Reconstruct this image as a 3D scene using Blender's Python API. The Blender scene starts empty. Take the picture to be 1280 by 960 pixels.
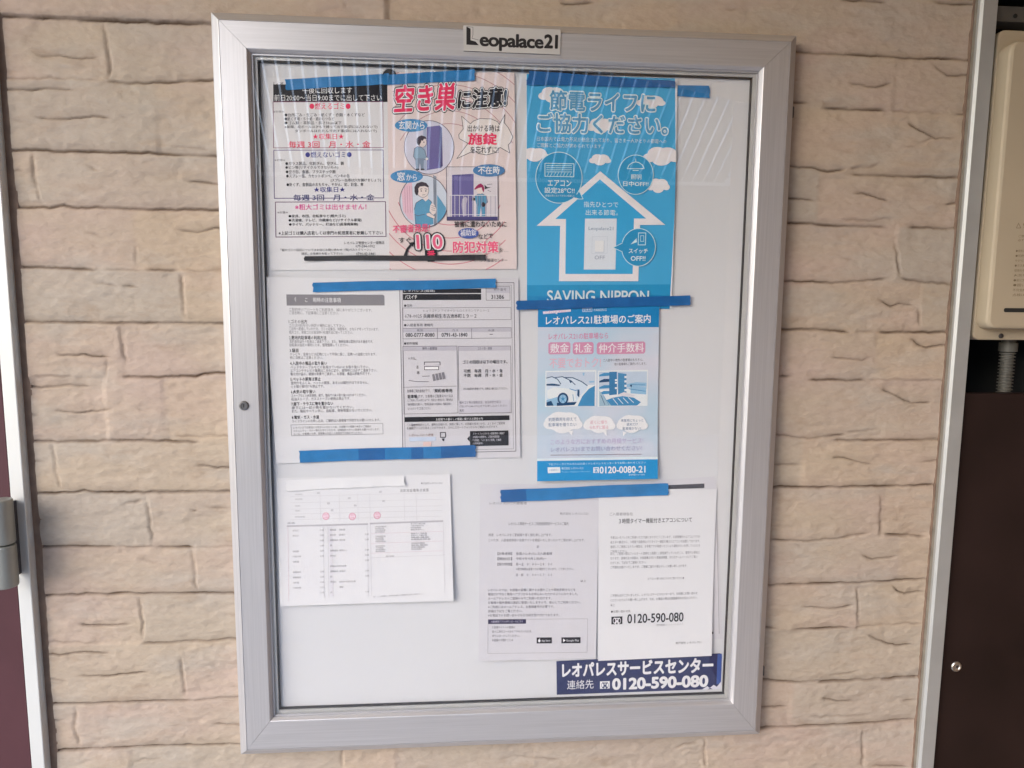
import bpy, bmesh, math, random
import numpy as np
from mathutils import Vector, Matrix
from mathutils.geometry import tessellate_polygon

SC = bpy.context.scene
COL = SC.collection
random.seed(7)
RNG = np.random.default_rng(11)

# ------------------------------------------------------------------ camera
# pose solved from the corners of the notice board (X right, Y into the wall, Z up, board centre at 0,0,0)
F = 800.0
RX, RY, RZ = 0.1077, -0.0704, 0.0004
CX, CY, CZ = -0.0725, -0.1514, -1.0492          # right, down, into the wall
BW, BH = 0.895, 1.1837                           # front face of the board frame


def _rot(rx, ry, rz):
    cx, sx, cy, sy, cz, sz = math.cos(rx), math.sin(rx), math.cos(ry), math.sin(ry), math.cos(rz), math.sin(rz)
    return (np.array([[cz, -sz, 0], [sz, cz, 0], [0, 0, 1]]) @ np.array([[cy, 0, sy], [0, 1, 0], [-sy, 0, cy]])
            @ np.array([[1, 0, 0], [0, cx, -sx], [0, sx, cx]]))


ROT = _rot(RX, RY, RZ)


def tob(v):
    return Vector((float(v[0]), float(v[2]), -float(v[1])))


EYE = tob((CX, CY, CZ))
cam = bpy.data.cameras.new("camera")
cam.sensor_width = 36.0
cam.lens = 36.0 * F / 1280.0
cam.clip_start = 0.02
cam.clip_end = 5000
camo = bpy.data.objects.new("camera", cam)
COL.objects.link(camo)
r_, d_, f_ = tob(ROT[0]), tob(ROT[1]), tob(ROT[2])
camo.matrix_world = Matrix(((r_.x, -d_.x, -f_.x, EYE.x), (r_.y, -d_.y, -f_.y, EYE.y), (r_.z, -d_.z, -f_.z, EYE.z), (0, 0, 0, 1)))
SC.camera = camo

# ------------------------------------------------------------------ light
SUN_EL, SUN_AZ = 27.0, 228.0                     # azimuth clockwise from +Y: the light comes from the front left
w = bpy.data.worlds.new("World")
SC.world = w
w.use_nodes = True
nt = w.node_tree
bg = nt.nodes["Background"]
sky = nt.nodes.new("ShaderNodeTexSky")
sky.sky_type = 'NISHITA'
sky.sun_disc = False
sky.sun_elevation = math.radians(SUN_EL)
sky.sun_rotation = math.radians(SUN_AZ)
sky.air_density = 1.0
sky.dust_density = 1.0
sky.ozone_density = 1.0
nt.links.new(sky.outputs[0], bg.inputs[0])
bg.inputs[1].default_value = 0.10
sun = bpy.data.lights.new("sun", 'SUN')
sun.energy = 0.5
sun.angle = math.radians(50)
sun.color = (1.0, 0.95, 0.90)
suno = bpy.data.objects.new("sun", sun)
COL.objects.link(suno)
az, el = math.radians(SUN_AZ), math.radians(SUN_EL)
sd = Vector((math.sin(az) * math.cos(el), math.cos(az) * math.cos(el), math.sin(el)))
suno.rotation_euler = sd.to_track_quat('Z', 'Y').to_euler()
suno.location = (-3, -3, 3)
SC.view_settings.view_transform = 'Standard'
SC.view_settings.look = 'None'
SC.view_settings.exposure = 2.16
SC.view_settings.gamma = 1.0
SC.view_settings.use_curve_mapping = False


# ------------------------------------------------------------------ helpers
def Sa(uv, Y):
    """photo pixels (n x 2, 1280x960) -> points of the vertical plane at depth Y (array or number)"""
    uv = np.atleast_2d(np.asarray(uv, float))
    d = np.stack([(uv[:, 0] - 640) / F, (uv[:, 1] - 480) / F, np.ones(len(uv))], 1) @ ROT
    t = (np.asarray(Y, float) - CZ) / d[:, 2]
    return np.stack([CX + d[:, 0] * t, np.broadcast_to(Y, t.shape) * 1.0, -(CY + d[:, 1] * t)], 1)


def S(u, v, Y):
    return Vector(Sa([(u, v)], Y)[0])


def px(P):
    q = ROT @ np.array([P[0] - CX, -P[2] - CY, P[1] - CZ])
    return 640 + F * q[0] / q[2], 480 + F * q[1] / q[2]


def lin(c):
    c = c / 255.0
    return c / 12.92 if c <= 0.04045 else ((c + 0.055) / 1.055) ** 2.4


def alb(rgb, k=0.80):
    return tuple(min(0.88, lin(c) / k) for c in rgb)


MATS = {}


def mat(name, rgb, rough=0.6, var=0.04, scale=40.0, bump=0.0, metal=0.0, spec=0.5, stretch=None, aniso=0.0):
    """Principled material whose base colour wanders a little with a noise texture; optional bump."""
    if name in MATS:
        return MATS[name]
    m = bpy.data.materials.new(name)
    m.use_nodes = True
    t = m.node_tree
    b = t.nodes["Principled BSDF"]
    tc = t.nodes.new("ShaderNodeTexCoord")
    mp = t.nodes.new("ShaderNodeMapping")
    t.links.new(tc.outputs["Object"], mp.inputs[0])
    if stretch:
        mp.inputs["Scale"].default_value = stretch
    n = t.nodes.new("ShaderNodeTexNoise")
    n.inputs["Scale"].default_value = scale
    n.inputs["Detail"].default_value = 5
    t.links.new(mp.outputs[0], n.inputs["Vector"])
    r = t.nodes.new("ShaderNodeValToRGB")
    r.color_ramp.elements[0].position = 0.25
    r.color_ramp.elements[1].position = 0.75
    lo = tuple(max(0, c * (1 - var)) for c in rgb) + (1,)
    hi = tuple(min(0.95, c * (1 + var)) for c in rgb) + (1,)
    r.color_ramp.elements[0].color = lo
    r.color_ramp.elements[1].color = hi
    t.links.new(n.outputs[0], r.inputs[0])
    t.links.new(r.outputs[0], b.inputs["Base Color"])
    b.inputs["Roughness"].default_value = rough
    b.inputs["Metallic"].default_value = metal
    b.inputs["Specular IOR Level"].default_value = spec
    if bump:
        bp = t.nodes.new("ShaderNodeBump")
        bp.inputs["Strength"].default_value = bump
        bp.inputs["Distance"].default_value = 0.001
        t.links.new(n.outputs[0], bp.inputs["Height"])
        t.links.new(bp.outputs[0], b.inputs["Normal"])
    MATS[name] = m
    return m


def ink(rgb, k=0.80):
    """printed colour, given as it reads in the photograph"""
    return mat("ink_%d_%d_%d" % rgb, alb(rgb, k), rough=0.55, var=0.03, scale=60, spec=0.25)


def obj(name, me, m=None, parent=None):
    o = bpy.data.objects.new(name, me)
    COL.objects.link(o)
    if m is not None:
        me.materials.append(m)
    if parent is not None:
        o.parent = parent
    return o


def tag(o, label=None, cat=None, group=None, kind=None):
    if label:
        o["label"] = label
    if cat:
        o["category"] = cat
    if group:
        o["group"] = group
    if kind:
        o["kind"] = kind
    return o


def empty(name, label, cat, group=None):
    o = bpy.data.objects.new(name, None)
    o.empty_display_size = 0.05
    COL.objects.link(o)
    return tag(o, label, cat, group)


def mesh_from(verts, faces, name="mesh"):
    me = bpy.data.meshes.new(name)
    me.from_pydata([tuple(v) for v in verts], [], faces)
    me.update()
    return me


def box_bm(bm, x0, x1, y0, y1, z0, z1, bev=0.0, seg=2):
    r = bmesh.ops.create_cube(bm, size=1.0)
    vs = r["verts"]
    for v in vs:
        v.co = Vector((x0 + (v.co.x + .5) * (x1 - x0), y0 + (v.co.y + .5) * (y1 - y0), z0 + (v.co.z + .5) * (z1 - z0)))
    if bev:
        es = list({e for v in vs for e in v.link_edges})
        bmesh.ops.bevel(bm, geom=es, offset=bev, segments=seg, affect='EDGES', profile=0.5)


def bm_obj(name, bm, m, parent=None, smooth=False):
    bmesh.ops.recalc_face_normals(bm, faces=bm.faces)
    me = bpy.data.meshes.new(name)
    bm.to_mesh(me)
    bm.free()
    if smooth:
        for p in me.polygons:
            p.use_smooth = True
    return obj(name, me, m, parent)


def box(name, x0, x1, y0, y1, z0, z1, m, parent=None, bev=0.0, seg=2):
    bm = bmesh.new()
    box_bm(bm, x0, x1, y0, y1, z0, z1, bev, seg)
    return bm_obj(name, bm, m, parent)


def rrect_prism(bm, x0, x1, z0, z1, y0, y1, r, seg=6, inset=0.0):
    """rounded rectangle in XZ extruded from y0 (front) to y1, its front rim chamfered by inset"""
    def ring(x0, x1, z0, z1, r, y):
        out = []
        for cx, cz, a0 in ((x1 - r, z1 - r, 0), (x0 + r, z1 - r, 90), (x0 + r, z0 + r, 180), (x1 - r, z0 + r, 270)):
            for k in range(seg + 1):
                a = math.radians(a0 + 90 * k / seg)
                out.append(bm.verts.new((cx + r * math.cos(a), y, cz + r * math.sin(a))))
        return out
    rings = [ring(x0, x1, z0, z1, r, y1)]
    if inset:
        rings.append(ring(x0, x1, z0, z1, r, y0 + inset))
        q = inset * 0.3
        rings.append(ring(x0 + q, x1 - q, z0 + q, z1 - q, max(r - q, .0005), y0 + inset * .3))
        rings.append(ring(x0 + inset, x1 - inset, z0 + inset, z1 - inset, max(r - inset, .0005), y0))
    else:
        rings.append(ring(x0, x1, z0, z1, r, y0))
    for a, b in zip(rings, rings[1:]):
        n = len(a)
        for i in range(n):
            bm.faces.new((a[i], a[(i + 1) % n], b[(i + 1) % n], b[i]))
    bm.faces.new(rings[0])
    bm.faces.new(rings[-1][::-1])


def lathe_bm(bm, prof, origin, axis, seg=32):
    """prof: (radius, along) pairs turned about axis through origin"""
    ax = Vector(axis).normalized()
    q = ax.to_track_quat('Z', 'Y')
    rings = []
    for r, h in prof:
        ring = []
        for k in range(seg):
            a = 2 * math.pi * k / seg
            ring.append(bm.verts.new(Vector(origin) + q @ Vector((r * math.cos(a), r * math.sin(a), h))))
        rings.append(ring)
    for a, b in zip(rings, rings[1:]):
        for k in range(seg):
            bm.faces.new((a[k], a[(k + 1) % seg], b[(k + 1) % seg], b[k]))
    bm.faces.new(rings[0][::-1])
    bm.faces.new(rings[-1])


# ------------------------------------------------------------------ materials of the place
ALU = mat("anodised_aluminium", (0.545, 0.535, 0.55), rough=0.42, var=0.09, scale=6, metal=0.58, bump=0.10, stretch=(60, 60, 1.0))
ALU_H = mat("anodised_aluminium_across", (0.545, 0.535, 0.55), rough=0.42, var=0.09, scale=6, metal=0.58, bump=0.10, stretch=(1.0, 60, 60))
ALU_IN = mat("inner_aluminium", (0.62, 0.62, 0.60), rough=0.5, var=0.06, scale=20, metal=0.3)
JAMB = mat("grey_jamb_metal", (0.70, 0.71, 0.70), rough=0.45, var=0.04, scale=8, metal=0.2)
JAMB_R = mat("weathered_jamb_metal", (0.42, 0.43, 0.43), rough=0.5, var=0.08, scale=14, metal=0.4)
HINGE = mat("hinge_grey_paint", (0.34, 0.35, 0.325), rough=0.45, var=0.06, scale=30, metal=0.45)
MAROON = mat("maroon_door_film", (0.085, 0.034, 0.042), rough=0.6, var=0.22, scale=5, bump=0.12, spec=0.22)
BROWN = mat("dark_brown_panel_paint", (0.020, 0.011, 0.010), rough=0.55, var=0.35, scale=5, bump=0.12, spec=0.22)
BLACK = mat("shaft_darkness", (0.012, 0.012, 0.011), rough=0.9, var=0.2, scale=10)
RUBBER = mat("black_gasket_rubber", (0.018, 0.018, 0.022), rough=0.6, var=0.1, scale=60)
SEAL = mat("brown_sealant", (0.20, 0.135, 0.10), rough=0.8, var=0.25, scale=45, bump=0.4)
SEAL_G = mat("grey_sealant", (0.20, 0.18, 0.15), rough=0.75, var=0.2, scale=45, bump=0.3)
BEIGE = mat("beige_casing_paint", (0.44, 0.37, 0.27), rough=0.5, var=0.05, scale=9, bump=0.03)
SCREW = mat("bright_screw_metal", (0.50, 0.49, 0.47), rough=0.35, var=0.1, scale=90, metal=0.9)
DARKMETAL = mat("dull_dark_metal", (0.10, 0.095, 0.10), rough=0.4, var=0.15, scale=90, metal=0.7)
PIPE = mat("ribbed_conduit_plastic", (0.10, 0.097, 0.085), rough=0.5, var=0.1, scale=50)
BOARD = mat("white_board_laminate", (0.73, 0.735, 0.745), rough=0.38, var=0.015, scale=5, bump=0.02)
PAPER = mat("white_copy_paper", (0.80, 0.80, 0.81), rough=0.75, var=0.012, scale=11, bump=0.30, spec=0.2)
PAPER_G = mat("grey_white_copy_paper", (0.70, 0.69, 0.72), rough=0.75, var=0.015, scale=11, bump=0.30, spec=0.2)
PAPER_W = mat("bright_copy_paper", (0.85, 0.85, 0.85), rough=0.7, var=0.01, scale=11, bump=0.3, spec=0.2)
PAPER_P = mat("pale_pink_poster_paper", alb((214, 200, 197), .80), rough=0.6, var=0.02, scale=12, spec=0.3)
TAPE = mat("blue_masking_tape", alb((32, 112, 168), .80), rough=0.45, var=0.14, scale=26, bump=0.45, spec=0.4, stretch=(1.6, 1, 2.2))
TAPE_D = mat("deep_blue_tape_and_reflection_bands", alb((18, 88, 148), .80), rough=0.45, var=0.14, scale=26, bump=0.45, spec=0.4, stretch=(1.6, 1, 2.2))
TAPE_W = mat("white_tape", (0.86, 0.86, 0.86), rough=0.5, var=0.01, scale=30, bump=0.05)
TAPE_K = mat("black_tape", (0.018, 0.018, 0.022), rough=0.5, var=0.2, scale=40, bump=0.1)
NAVY = mat("navy_sticker", alb((32, 42, 86), .80), rough=0.4, var=0.08, scale=14)

WALL_Y = 0.031
# ------------------------------------------------------------------ ground, block opposite, and unseen soffit and side wall added to shape the light
gm = mat("concrete_ground", (0.52, 0.50, 0.48), rough=0.9, var=0.15, scale=3, bump=0.2)
g = obj("ground", mesh_from([(-400, -400, -1.42), (400, -400, -1.42), (400, 6, -1.42), (-400, 6, -1.42)], [(0, 1, 2, 3)]), gm)
tag(g, "grey concrete walkway in front of the board wall", "ground", kind="structure")
cm = mat("ochre_soffit_bounce", (0.60, 0.34, 0.06), rough=0.8, var=0.08, scale=6)
bm = bmesh.new()
cv = [bm.verts.new(p) for p in [(-3.5, -1.05, 1.60), (-3.5, 0.4, 1.60), (1.018, 0.4, 0.835), (1.018, -1.1, 0.835), (-3.5, -1.05, 1.74), (-3.5, 0.4, 1.74), (1.018, 0.4, 0.975), (1.018, -1.1, 0.975)]]
for f in ((0, 1, 2, 3), (4, 7, 6, 5), (0, 4, 5, 1), (1, 5, 6, 2), (2, 6, 7, 3), (3, 7, 4, 0)):
    bm.faces.new([cv[k] for k in f])
c_ = bm_obj("shade_soffit", bm, cm)  # unseen soffit, sloped and coloured to shade and warm the wall top
tag(c_, "added unseen ochre soffit sloping over the board to shade and warm it", "shade_soffit", kind="structure")

sw = box("added_side_wall", 1.02, 1.25, -1.6, 0.34, -1.42, 3.4, mat("added_wall_dark_warm", (0.16, 0.085, 0.035), rough=.9, var=.1, scale=8))  # added out of view to block sky and warm the right side
tag(sw, "added unseen dark wall beside the closet that shades the right side", "wall", kind="structure")

bd = box("facing_block", -6.5, 9.0, -9.0, -7.2, -1.42, 1.95, mat("dark_facing_cladding", (0.055, 0.052, 0.05), rough=.9, var=.2, scale=1.5))
tag(bd, "dark clad low block across the yard that the glass mirrors", "building", kind="structure")

# ------------------------------------------------------------------ the stone-patterned siding wall
XL = S(38.5, 505, WALL_Y).x
XR = S(1177, 500, WALL_Y).x
ZT, ZB = 1.22, -1.0
DX, DZ = 0.0026, 0.0020
nx = int((XR - XL) / DX) + 1
nz = int((ZT - ZB) / DZ) + 1
gx = np.linspace(XL, XR, nx)
gz = np.linspace(ZB, ZT, nz)


def vnoise(X, Z, sx, sz, seed):
    """smooth value noise"""
    rg = np.random.default_rng(seed)
    T = rg.random((64, 64))
    u, v = X * sx + 31.7, Z * sz + 17.3
    i, j = np.floor(u).astype(int), np.floor(v).astype(int)
    a, b = u - i, v - j
    a, b = a * a * (3 - 2 * a), b * b * (3 - 2 * b)
    i0, i1, j0, j1 = i % 64, (i + 1) % 64, j % 64, (j + 1) % 64
    return (T[i0, j0] * (1 - a) + T[i1, j0] * a) * (1 - b) + (T[i0, j1] * (1 - a) + T[i1, j1] * a) * b


GX, GZ = np.meshgrid(gx, gz)
H = np.zeros_like(GX)            # depth into the wall
ST = np.zeros_like(GX)           # dirt in the joints
H += 0.0020 * (vnoise(GX, GZ, 7, 24, 1) - .5) + 0.0011 * (vnoise(GX, GZ, 24, 80, 2) - .5) + 0.0009 * (vnoise(GX, GZ, 70, 180, 3) - .5)
H += 0.0004 * (vnoise(GX, GZ, 220, 300, 5) - .5)
chip = 0.55 * vnoise(GX, GZ, 11, 27, 8) + 0.3 * vnoise(GX, GZ, 36, 90, 9) + 0.15 * vnoise(GX, GZ, 110, 220, 10)      # split faces: shallow broken ledges
H += 0.0008 * np.clip((chip - .56) / .014, 0, 1) + 0.0009 * np.clip((chip - .66) / .012, 0, 1) - 0.0006 * np.clip((.40 - chip) / .02, 0, 1)

# the stones of the pattern: courses and upright joints, each stone with a tint, height and tilt of its own
TINT = np.zeros((3,) + GX.shape)
CRS_L = [(25, [131]), (102, [195]), (190, [45]), (260, [169]), (336, [230]), (403, [152]), (471, [132, 205]), (551, [70]), (616, [187]), (684, [244]), (742, [175]),
         (804, [228]), (878, [97]), (936, [165, 428]), (1000, [300])]
CRS_R = [(4, [850]), (69, [1118]), (137, []), (210, [1025]), (282, [1120]), (351, [1150]), (415, [1093]), (475, [1105]), (547, [1003]), (608, [1101]), (671, [1120]), (728, [1072]),
         (786, []), (850, [987]), (904, [880, 1078]), (985, [])]
for crs, xr, msk in ((CRS_L, 150, GX < -.2), (CRS_R, 1080, GX >= -.2)):
    zs = [S(xr, y, WALL_Y).z for y, _ in crs]
    for k in range(-1, len(crs)):
        z1 = 9 if k < 0 else zs[k]
        z0 = zs[k + 1] if k + 1 < len(crs) else -9
        br = [] if k < 0 else sorted(S(x, crs[k][0] + 40, WALL_Y).x for x in crs[k][1])
        ed = [-9] + br + [9]
        for xa, xb in zip(ed, ed[1:]):
            m_ = msk & (GZ < z1) & (GZ >= z0) & (GX >= xa) & (GX < xb)
            tv = RNG.random(3)
            for c in range(3):
                TINT[c][m_] = tv[c]
            hh, tx, tz = 0.0022 * (RNG.random() - .5), 0.006 * (RNG.random() - .5), 0.03 * (RNG.random() - .5)
            zm = (z0 + z1) / 2 if abs(z0) < 5 and abs(z1) < 5 else GZ[m_].mean() if m_.any() else 0
            H[m_] += hh + tx * np.clip(GX[m_] - (max(xa, XL) + min(xb, XR)) / 2, -.15, .15) + tz * (GZ[m_] - zm)


def blur(A, n):
    for ax in (0, 1):
        B = np.cumsum(np.pad(A, [(n + 1, n) if a_ == ax else (0, 0) for a_ in (0, 1)], mode='edge'), axis=ax)
        hi_ = [slice(None)] * 2
        lo_ = [slice(None)] * 2
        hi_[ax] = slice(2 * n + 1, None)
        lo_[ax] = slice(0, -(2 * n + 1))
        A = (B[tuple(hi_)] - B[tuple(lo_)]) / (2 * n + 1)
    return A


H = blur(H, 1)
TINT = np.stack([blur(blur(T_, 2), 2) for T_ in TINT])

# joints and cracks traced on the wall: (strength, half width in mm, points)
J, M_, C_, V_, E_ = (1.0, 1.75), (0.92, 1.5), (0.88, 1.3), (0.48, 1.8), (0.38, 1.5)
LINES = [
 (J, [(-10, 20), (130, 25), (262, 30), (320, 33)]), (C_, [(42, 65), (52, 70), (75, 68), (100, 72), (115, 71), (123, 68)]),
 (V_, [(128, 25), (133, 58), (136, 80), (134, 100)]), (J, [(131, 101), (155, 103), (200, 103), (235, 101), (290, 99)]),
 (E_, [(0, 98), (60, 97), (125, 100)]), (M_, [(0, 112), (40, 112), (55, 110), (95, 113)]),
 (C_, [(42, 145), (60, 149), (85, 149), (115, 144), (140, 148)]), (C_, [(150, 144), (158, 148)]), (E_, [(8, 148), (35, 153)]),
 (J, [(6, 187), (80, 188), (150, 190), (200, 192), (250, 194), (290, 195)]), (E_, [(210, 182), (265, 186)]),
 (V_, [(40, 190), (45, 232), (50, 256)]), (E_, [(105, 204), (118, 212), (127, 213)]), (C_, [(230, 226), (250, 227), (280, 231)]), (E_, [(12, 213), (33, 215)]),
 (J, [(12, 260), (50, 258), (62, 260), (80, 257), (95, 260), (110, 259), (170, 261), (290, 262)]), (E_, [(105, 290), (130, 297)]),
 (C_, [(220, 287), (245, 290), (270, 284), (290, 286)]), (V_, [(169, 305), (170, 332)]),
 (J, [(16, 333), (80, 335), (125, 337)]), (J, [(180, 337), (225, 338)]), (E_, [(125, 337), (180, 337)]), (E_, [(225, 338), (290, 338)]),
 (C_, [(152, 357), (170, 358), (176, 360)]), (E_, [(160, 370), (172, 374)]), (E_, [(118, 353), (150, 358)]), (V_, [(226, 340), (230, 388), (233, 400)]),
 (J, [(22, 402), (100, 403), (200, 404), (295, 404)]), (V_, [(150, 405), (152, 430), (157, 455)]), (E_, [(170, 405), (173, 417)]),
 (C_, [(67, 440), (75, 444), (105, 444), (138, 446)]), (E_, [(135, 446), (130, 474)]),
 (J, [(150, 471), (200, 471), (245, 470), (268, 466), (295, 465)]), (E_, [(40, 470), (95, 471)]), (M_, [(28, 484), (50, 485), (80, 482), (115, 483)]),
 (C_, [(65, 513), (95, 516), (120, 514), (142, 510)]), (C_, [(170, 510), (180, 514)]), (E_, [(30, 516), (50, 520)]),
 (J, [(34, 551), (110, 552), (160, 550), (200, 551), (250, 553)]), (E_, [(215, 545), (300, 545)]), (V_, [(65, 555), (70, 590), (77, 614)]),
 (E_, [(130, 570), (142, 573)]), (C_, [(243, 581), (262, 583), (285, 585), (300, 583)]), (E_, [(38, 577), (58, 578)]),
 (J, [(40, 617), (90, 616), (105, 613), (120, 616), (200, 615), (300, 614)]), (V_, [(150, 632), (165, 628), (180, 625)]), (V_, [(183, 625), (188, 660), (190, 680)]),
 (C_, [(237, 636), (250, 640)]), (E_, [(260, 634), (290, 636)]), (J, [(44, 684), (100, 683), (145, 684)]), (J, [(195, 684), (245, 684)]), (E_, [(245, 684), (300, 683)]),
 (E_, [(145, 684), (195, 684)]), (V_, [(241, 686), (245, 730), (248, 742)]), (E_, [(170, 698), (200, 705)]),
 (J, [(50, 745), (100, 743), (150, 742), (235, 742), (310, 742)]), (V_, [(173, 745), (178, 785), (176, 802)]), (C_, [(95, 780), (110, 783), (140, 782), (165, 780)]),
 (J, [(176, 804), (220, 803), (270, 801), (285, 799), (310, 799)]), (E_, [(60, 802), (130, 805)]), (M_, [(56, 818), (85, 818), (105, 815), (140, 816)]),
 (C_, [(95, 845), (130, 846), (160, 842), (185, 840)]), (E_, [(58, 848), (85, 851)]), (V_, [(225, 820), (229, 850), (232, 872)]),
 (J, [(58, 880), (120, 879), (180, 877), (240, 876)]), (E_, [(240, 876), (310, 870)]), (V_, [(95, 885), (93, 910), (100, 936)]), (C_, [(265, 905), (310, 907)]),
 (J, [(62, 940), (105, 937), (180, 934), (310, 931)]), (E_, [(60, 900), (80, 901)]), (V_, [(165, 955), (180, 950), (200, 948)]), (E_, [(228, 925), (232, 915)]),
 # right of the board
 (M_, [(1050, 1), (1080, 0), (1110, 2)]), (M_, [(1165, 2), (1190, 5), (1232, 6)]), (J, [(985, 63), (1070, 68), (1130, 71), (1225, 75)]),
 (C_, [(1166, 80), (1175, 87), (1185, 94), (1200, 94), (1222, 92)]), (C_, [(1060, 104), (1080, 106), (1095, 109), (1110, 105), (1116, 103)]), (E_, [(1035, 101), (1042, 103)]),
 (M_, [(985, 127), (1012, 128)]), (J, [(1028, 134), (1060, 136), (1110, 138)]), (E_, [(1110, 138), (1150, 140), (1180, 141)]), (M_, [(1192, 142), (1220, 142)]),
 (C_, [(1135, 152), (1150, 162), (1170, 172), (1195, 172)]), (E_, [(1150, 178), (1175, 172)]), (E_, [(1128, 181), (1148, 183)]), (V_, [(1028, 166), (1034, 160)]),
 (M_, [(980, 207), (1020, 210), (1035, 214), (1060, 211)]), (V_, [(1060, 211), (1090, 207), (1105, 203)]), (J, [(1064, 218), (1110, 219), (1205, 222)]),
 (C_, [(1065, 241), (1080, 241), (1095, 246), (1115, 252)]), (M_, [(980, 247), (1020, 250)]), (C_, [(1180, 255), (1206, 252)]),
 (J, [(980, 278), (1050, 282), (1110, 284)]), (J, [(1135, 284), (1200, 286)]), (E_, [(1050, 274), (1090, 276), (1120, 271)]), (V_, [(1118, 300), (1124, 340), (1126, 347)]), (E_, [(1050, 322), (1070, 326)]),
 (M_, [(975, 351), (1010, 352), (1040, 353), (1080, 351), (1110, 348)]), (J, [(1125, 347), (1140, 351), (1160, 353), (1192, 355)]),
 (C_, [(1098, 374), (1115, 383), (1125, 380), (1147, 381)]), (V_, [(1148, 382), (1150, 412)]),
 (J, [(970, 411), (1030, 412), (1065, 415)]), (J, [(1097, 415), (1192, 415)]), (E_, [(1065, 415), (1097, 415)]),
 (C_, [(1138, 421), (1148, 430), (1158, 434), (1190, 430)]), (C_, [(1037, 446), (1065, 449), (1080, 449), (1090, 445)]),
 (M_, [(970, 470), (992, 470)]), (J, [(1010, 475), (1085, 475)]), (E_, [(1085, 475), (1184, 476)]), (C_, [(1100, 485), (1120, 494), (1140, 504), (1167, 503)]), (E_, [(1130, 511), (1150, 505)]),
 (M_, [(965, 543), (1010, 548), (1040, 545), (1060, 543)]), (E_, [(1055, 541), (1075, 539), (1100, 536)]), (J, [(1040, 550), (1060, 550), (1085, 550), (1178, 549)]),
 (C_, [(1038, 572), (1055, 572), (1070, 577), (1095, 580)]), (M_, [(965, 581), (1002, 581)]), (C_, [(1148, 577), (1174, 575)]),
 (J, [(960, 609), (1030, 609), (1080, 607), (1110, 608), (1172, 606)]), (V_, [(1100, 615), (1102, 667)]), (E_, [(1035, 647), (1045, 649)]),
 (M_, [(960, 674), (1010, 676), (1050, 672), (1085, 667)]), (J, [(1105, 668), (1125, 669), (1158, 670)]), (E_, [(992, 680), (1003, 685)]), (C_, [(1075, 692), (1090, 699), (1122, 695)]),
 (J, [(955, 731), (1040, 729), (1100, 727), (1160, 723)]), (C_, [(1114, 731), (1122, 738), (1132, 742), (1157, 739)]),
 (C_, [(1000, 758), (1015, 759), (1040, 760), (1055, 758), (1068, 755)]), (V_, [(1072, 730), (1073, 778)]),
 (M_, [(950, 784), (972, 785)]), (J, [(990, 787), (1030, 786), (1065, 784)]), (E_, [(1065, 784), (1155, 779)]), (C_, [(1083, 793), (1105, 803), (1120, 808), (1142, 806)]),
 (M_, [(945, 850), (1000, 853), (1030, 850)]), (J, [(1020, 853), (1065, 851), (1152, 846)]), (E_, [(1035, 846), (1075, 839)]),
 (C_, [(1025, 872), (1045, 876), (1070, 877)]), (M_, [(945, 884), (985, 883)]), (C_, [(1125, 875), (1146, 873)]), (E_, [(1010, 896), (1085, 893)]),
 (J, [(940, 910), (1010, 907), (1090, 903), (1147, 899)]), (V_, [(1078, 910), (1079, 962)]), (M_, [(1088, 957), (1135, 958)]),
 # above and below the board
 (C_, [(698, 3), (715, 6), (745, 3)]), (E_, [(430, 0), (434, 14)]), (E_, [(905, 10), (925, 12)]), (V_, [(428, 932), (428, 962)]), (V_, [(840, 938), (855, 931), (875, 930)]),
 (V_, [(880, 920), (882, 962)]), (E_, [(640, 945), (700, 950)]), (E_, [(930, 931), (936, 933)]), (J, [(-20, -60), (500, -40), (1000, -10), (1250, 0)]),
 (J, [(40, 1010), (500, 1000), (1150, 985)]), (J, [(320, 33), (640, 47), (985, 63)]),
]


def stamp(P, depth, hw, stain):
    """press a groove of half width hw (m) at the points P into H and ST"""
    R = 5
    for (x, z, k) in P:
        i = int(round((x - XL) / (gx[1] - gx[0])))
        j = int(round((z - ZB) / (gz[1] - gz[0])))
        i0, i1, j0, j1 = max(0, i - R), min(nx, i + R + 1), max(0, j - R), min(nz, j + R + 1)
        if i0 >= i1 or j0 >= j1:
            continue
        d2 = ((GX[j0:j1, i0:i1] - x) / hw) ** 2 + ((GZ[j0:j1, i0:i1] - z) / hw) ** 2
        g_ = np.exp(-d2)
        G[j0:j1, i0:i1] = np.maximum(G[j0:j1, i0:i1], depth * k * g_)
        ST[j0:j1, i0:i1] = np.maximum(ST[j0:j1, i0:i1], stain * k * np.exp(-d2 * 0.8))


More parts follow.
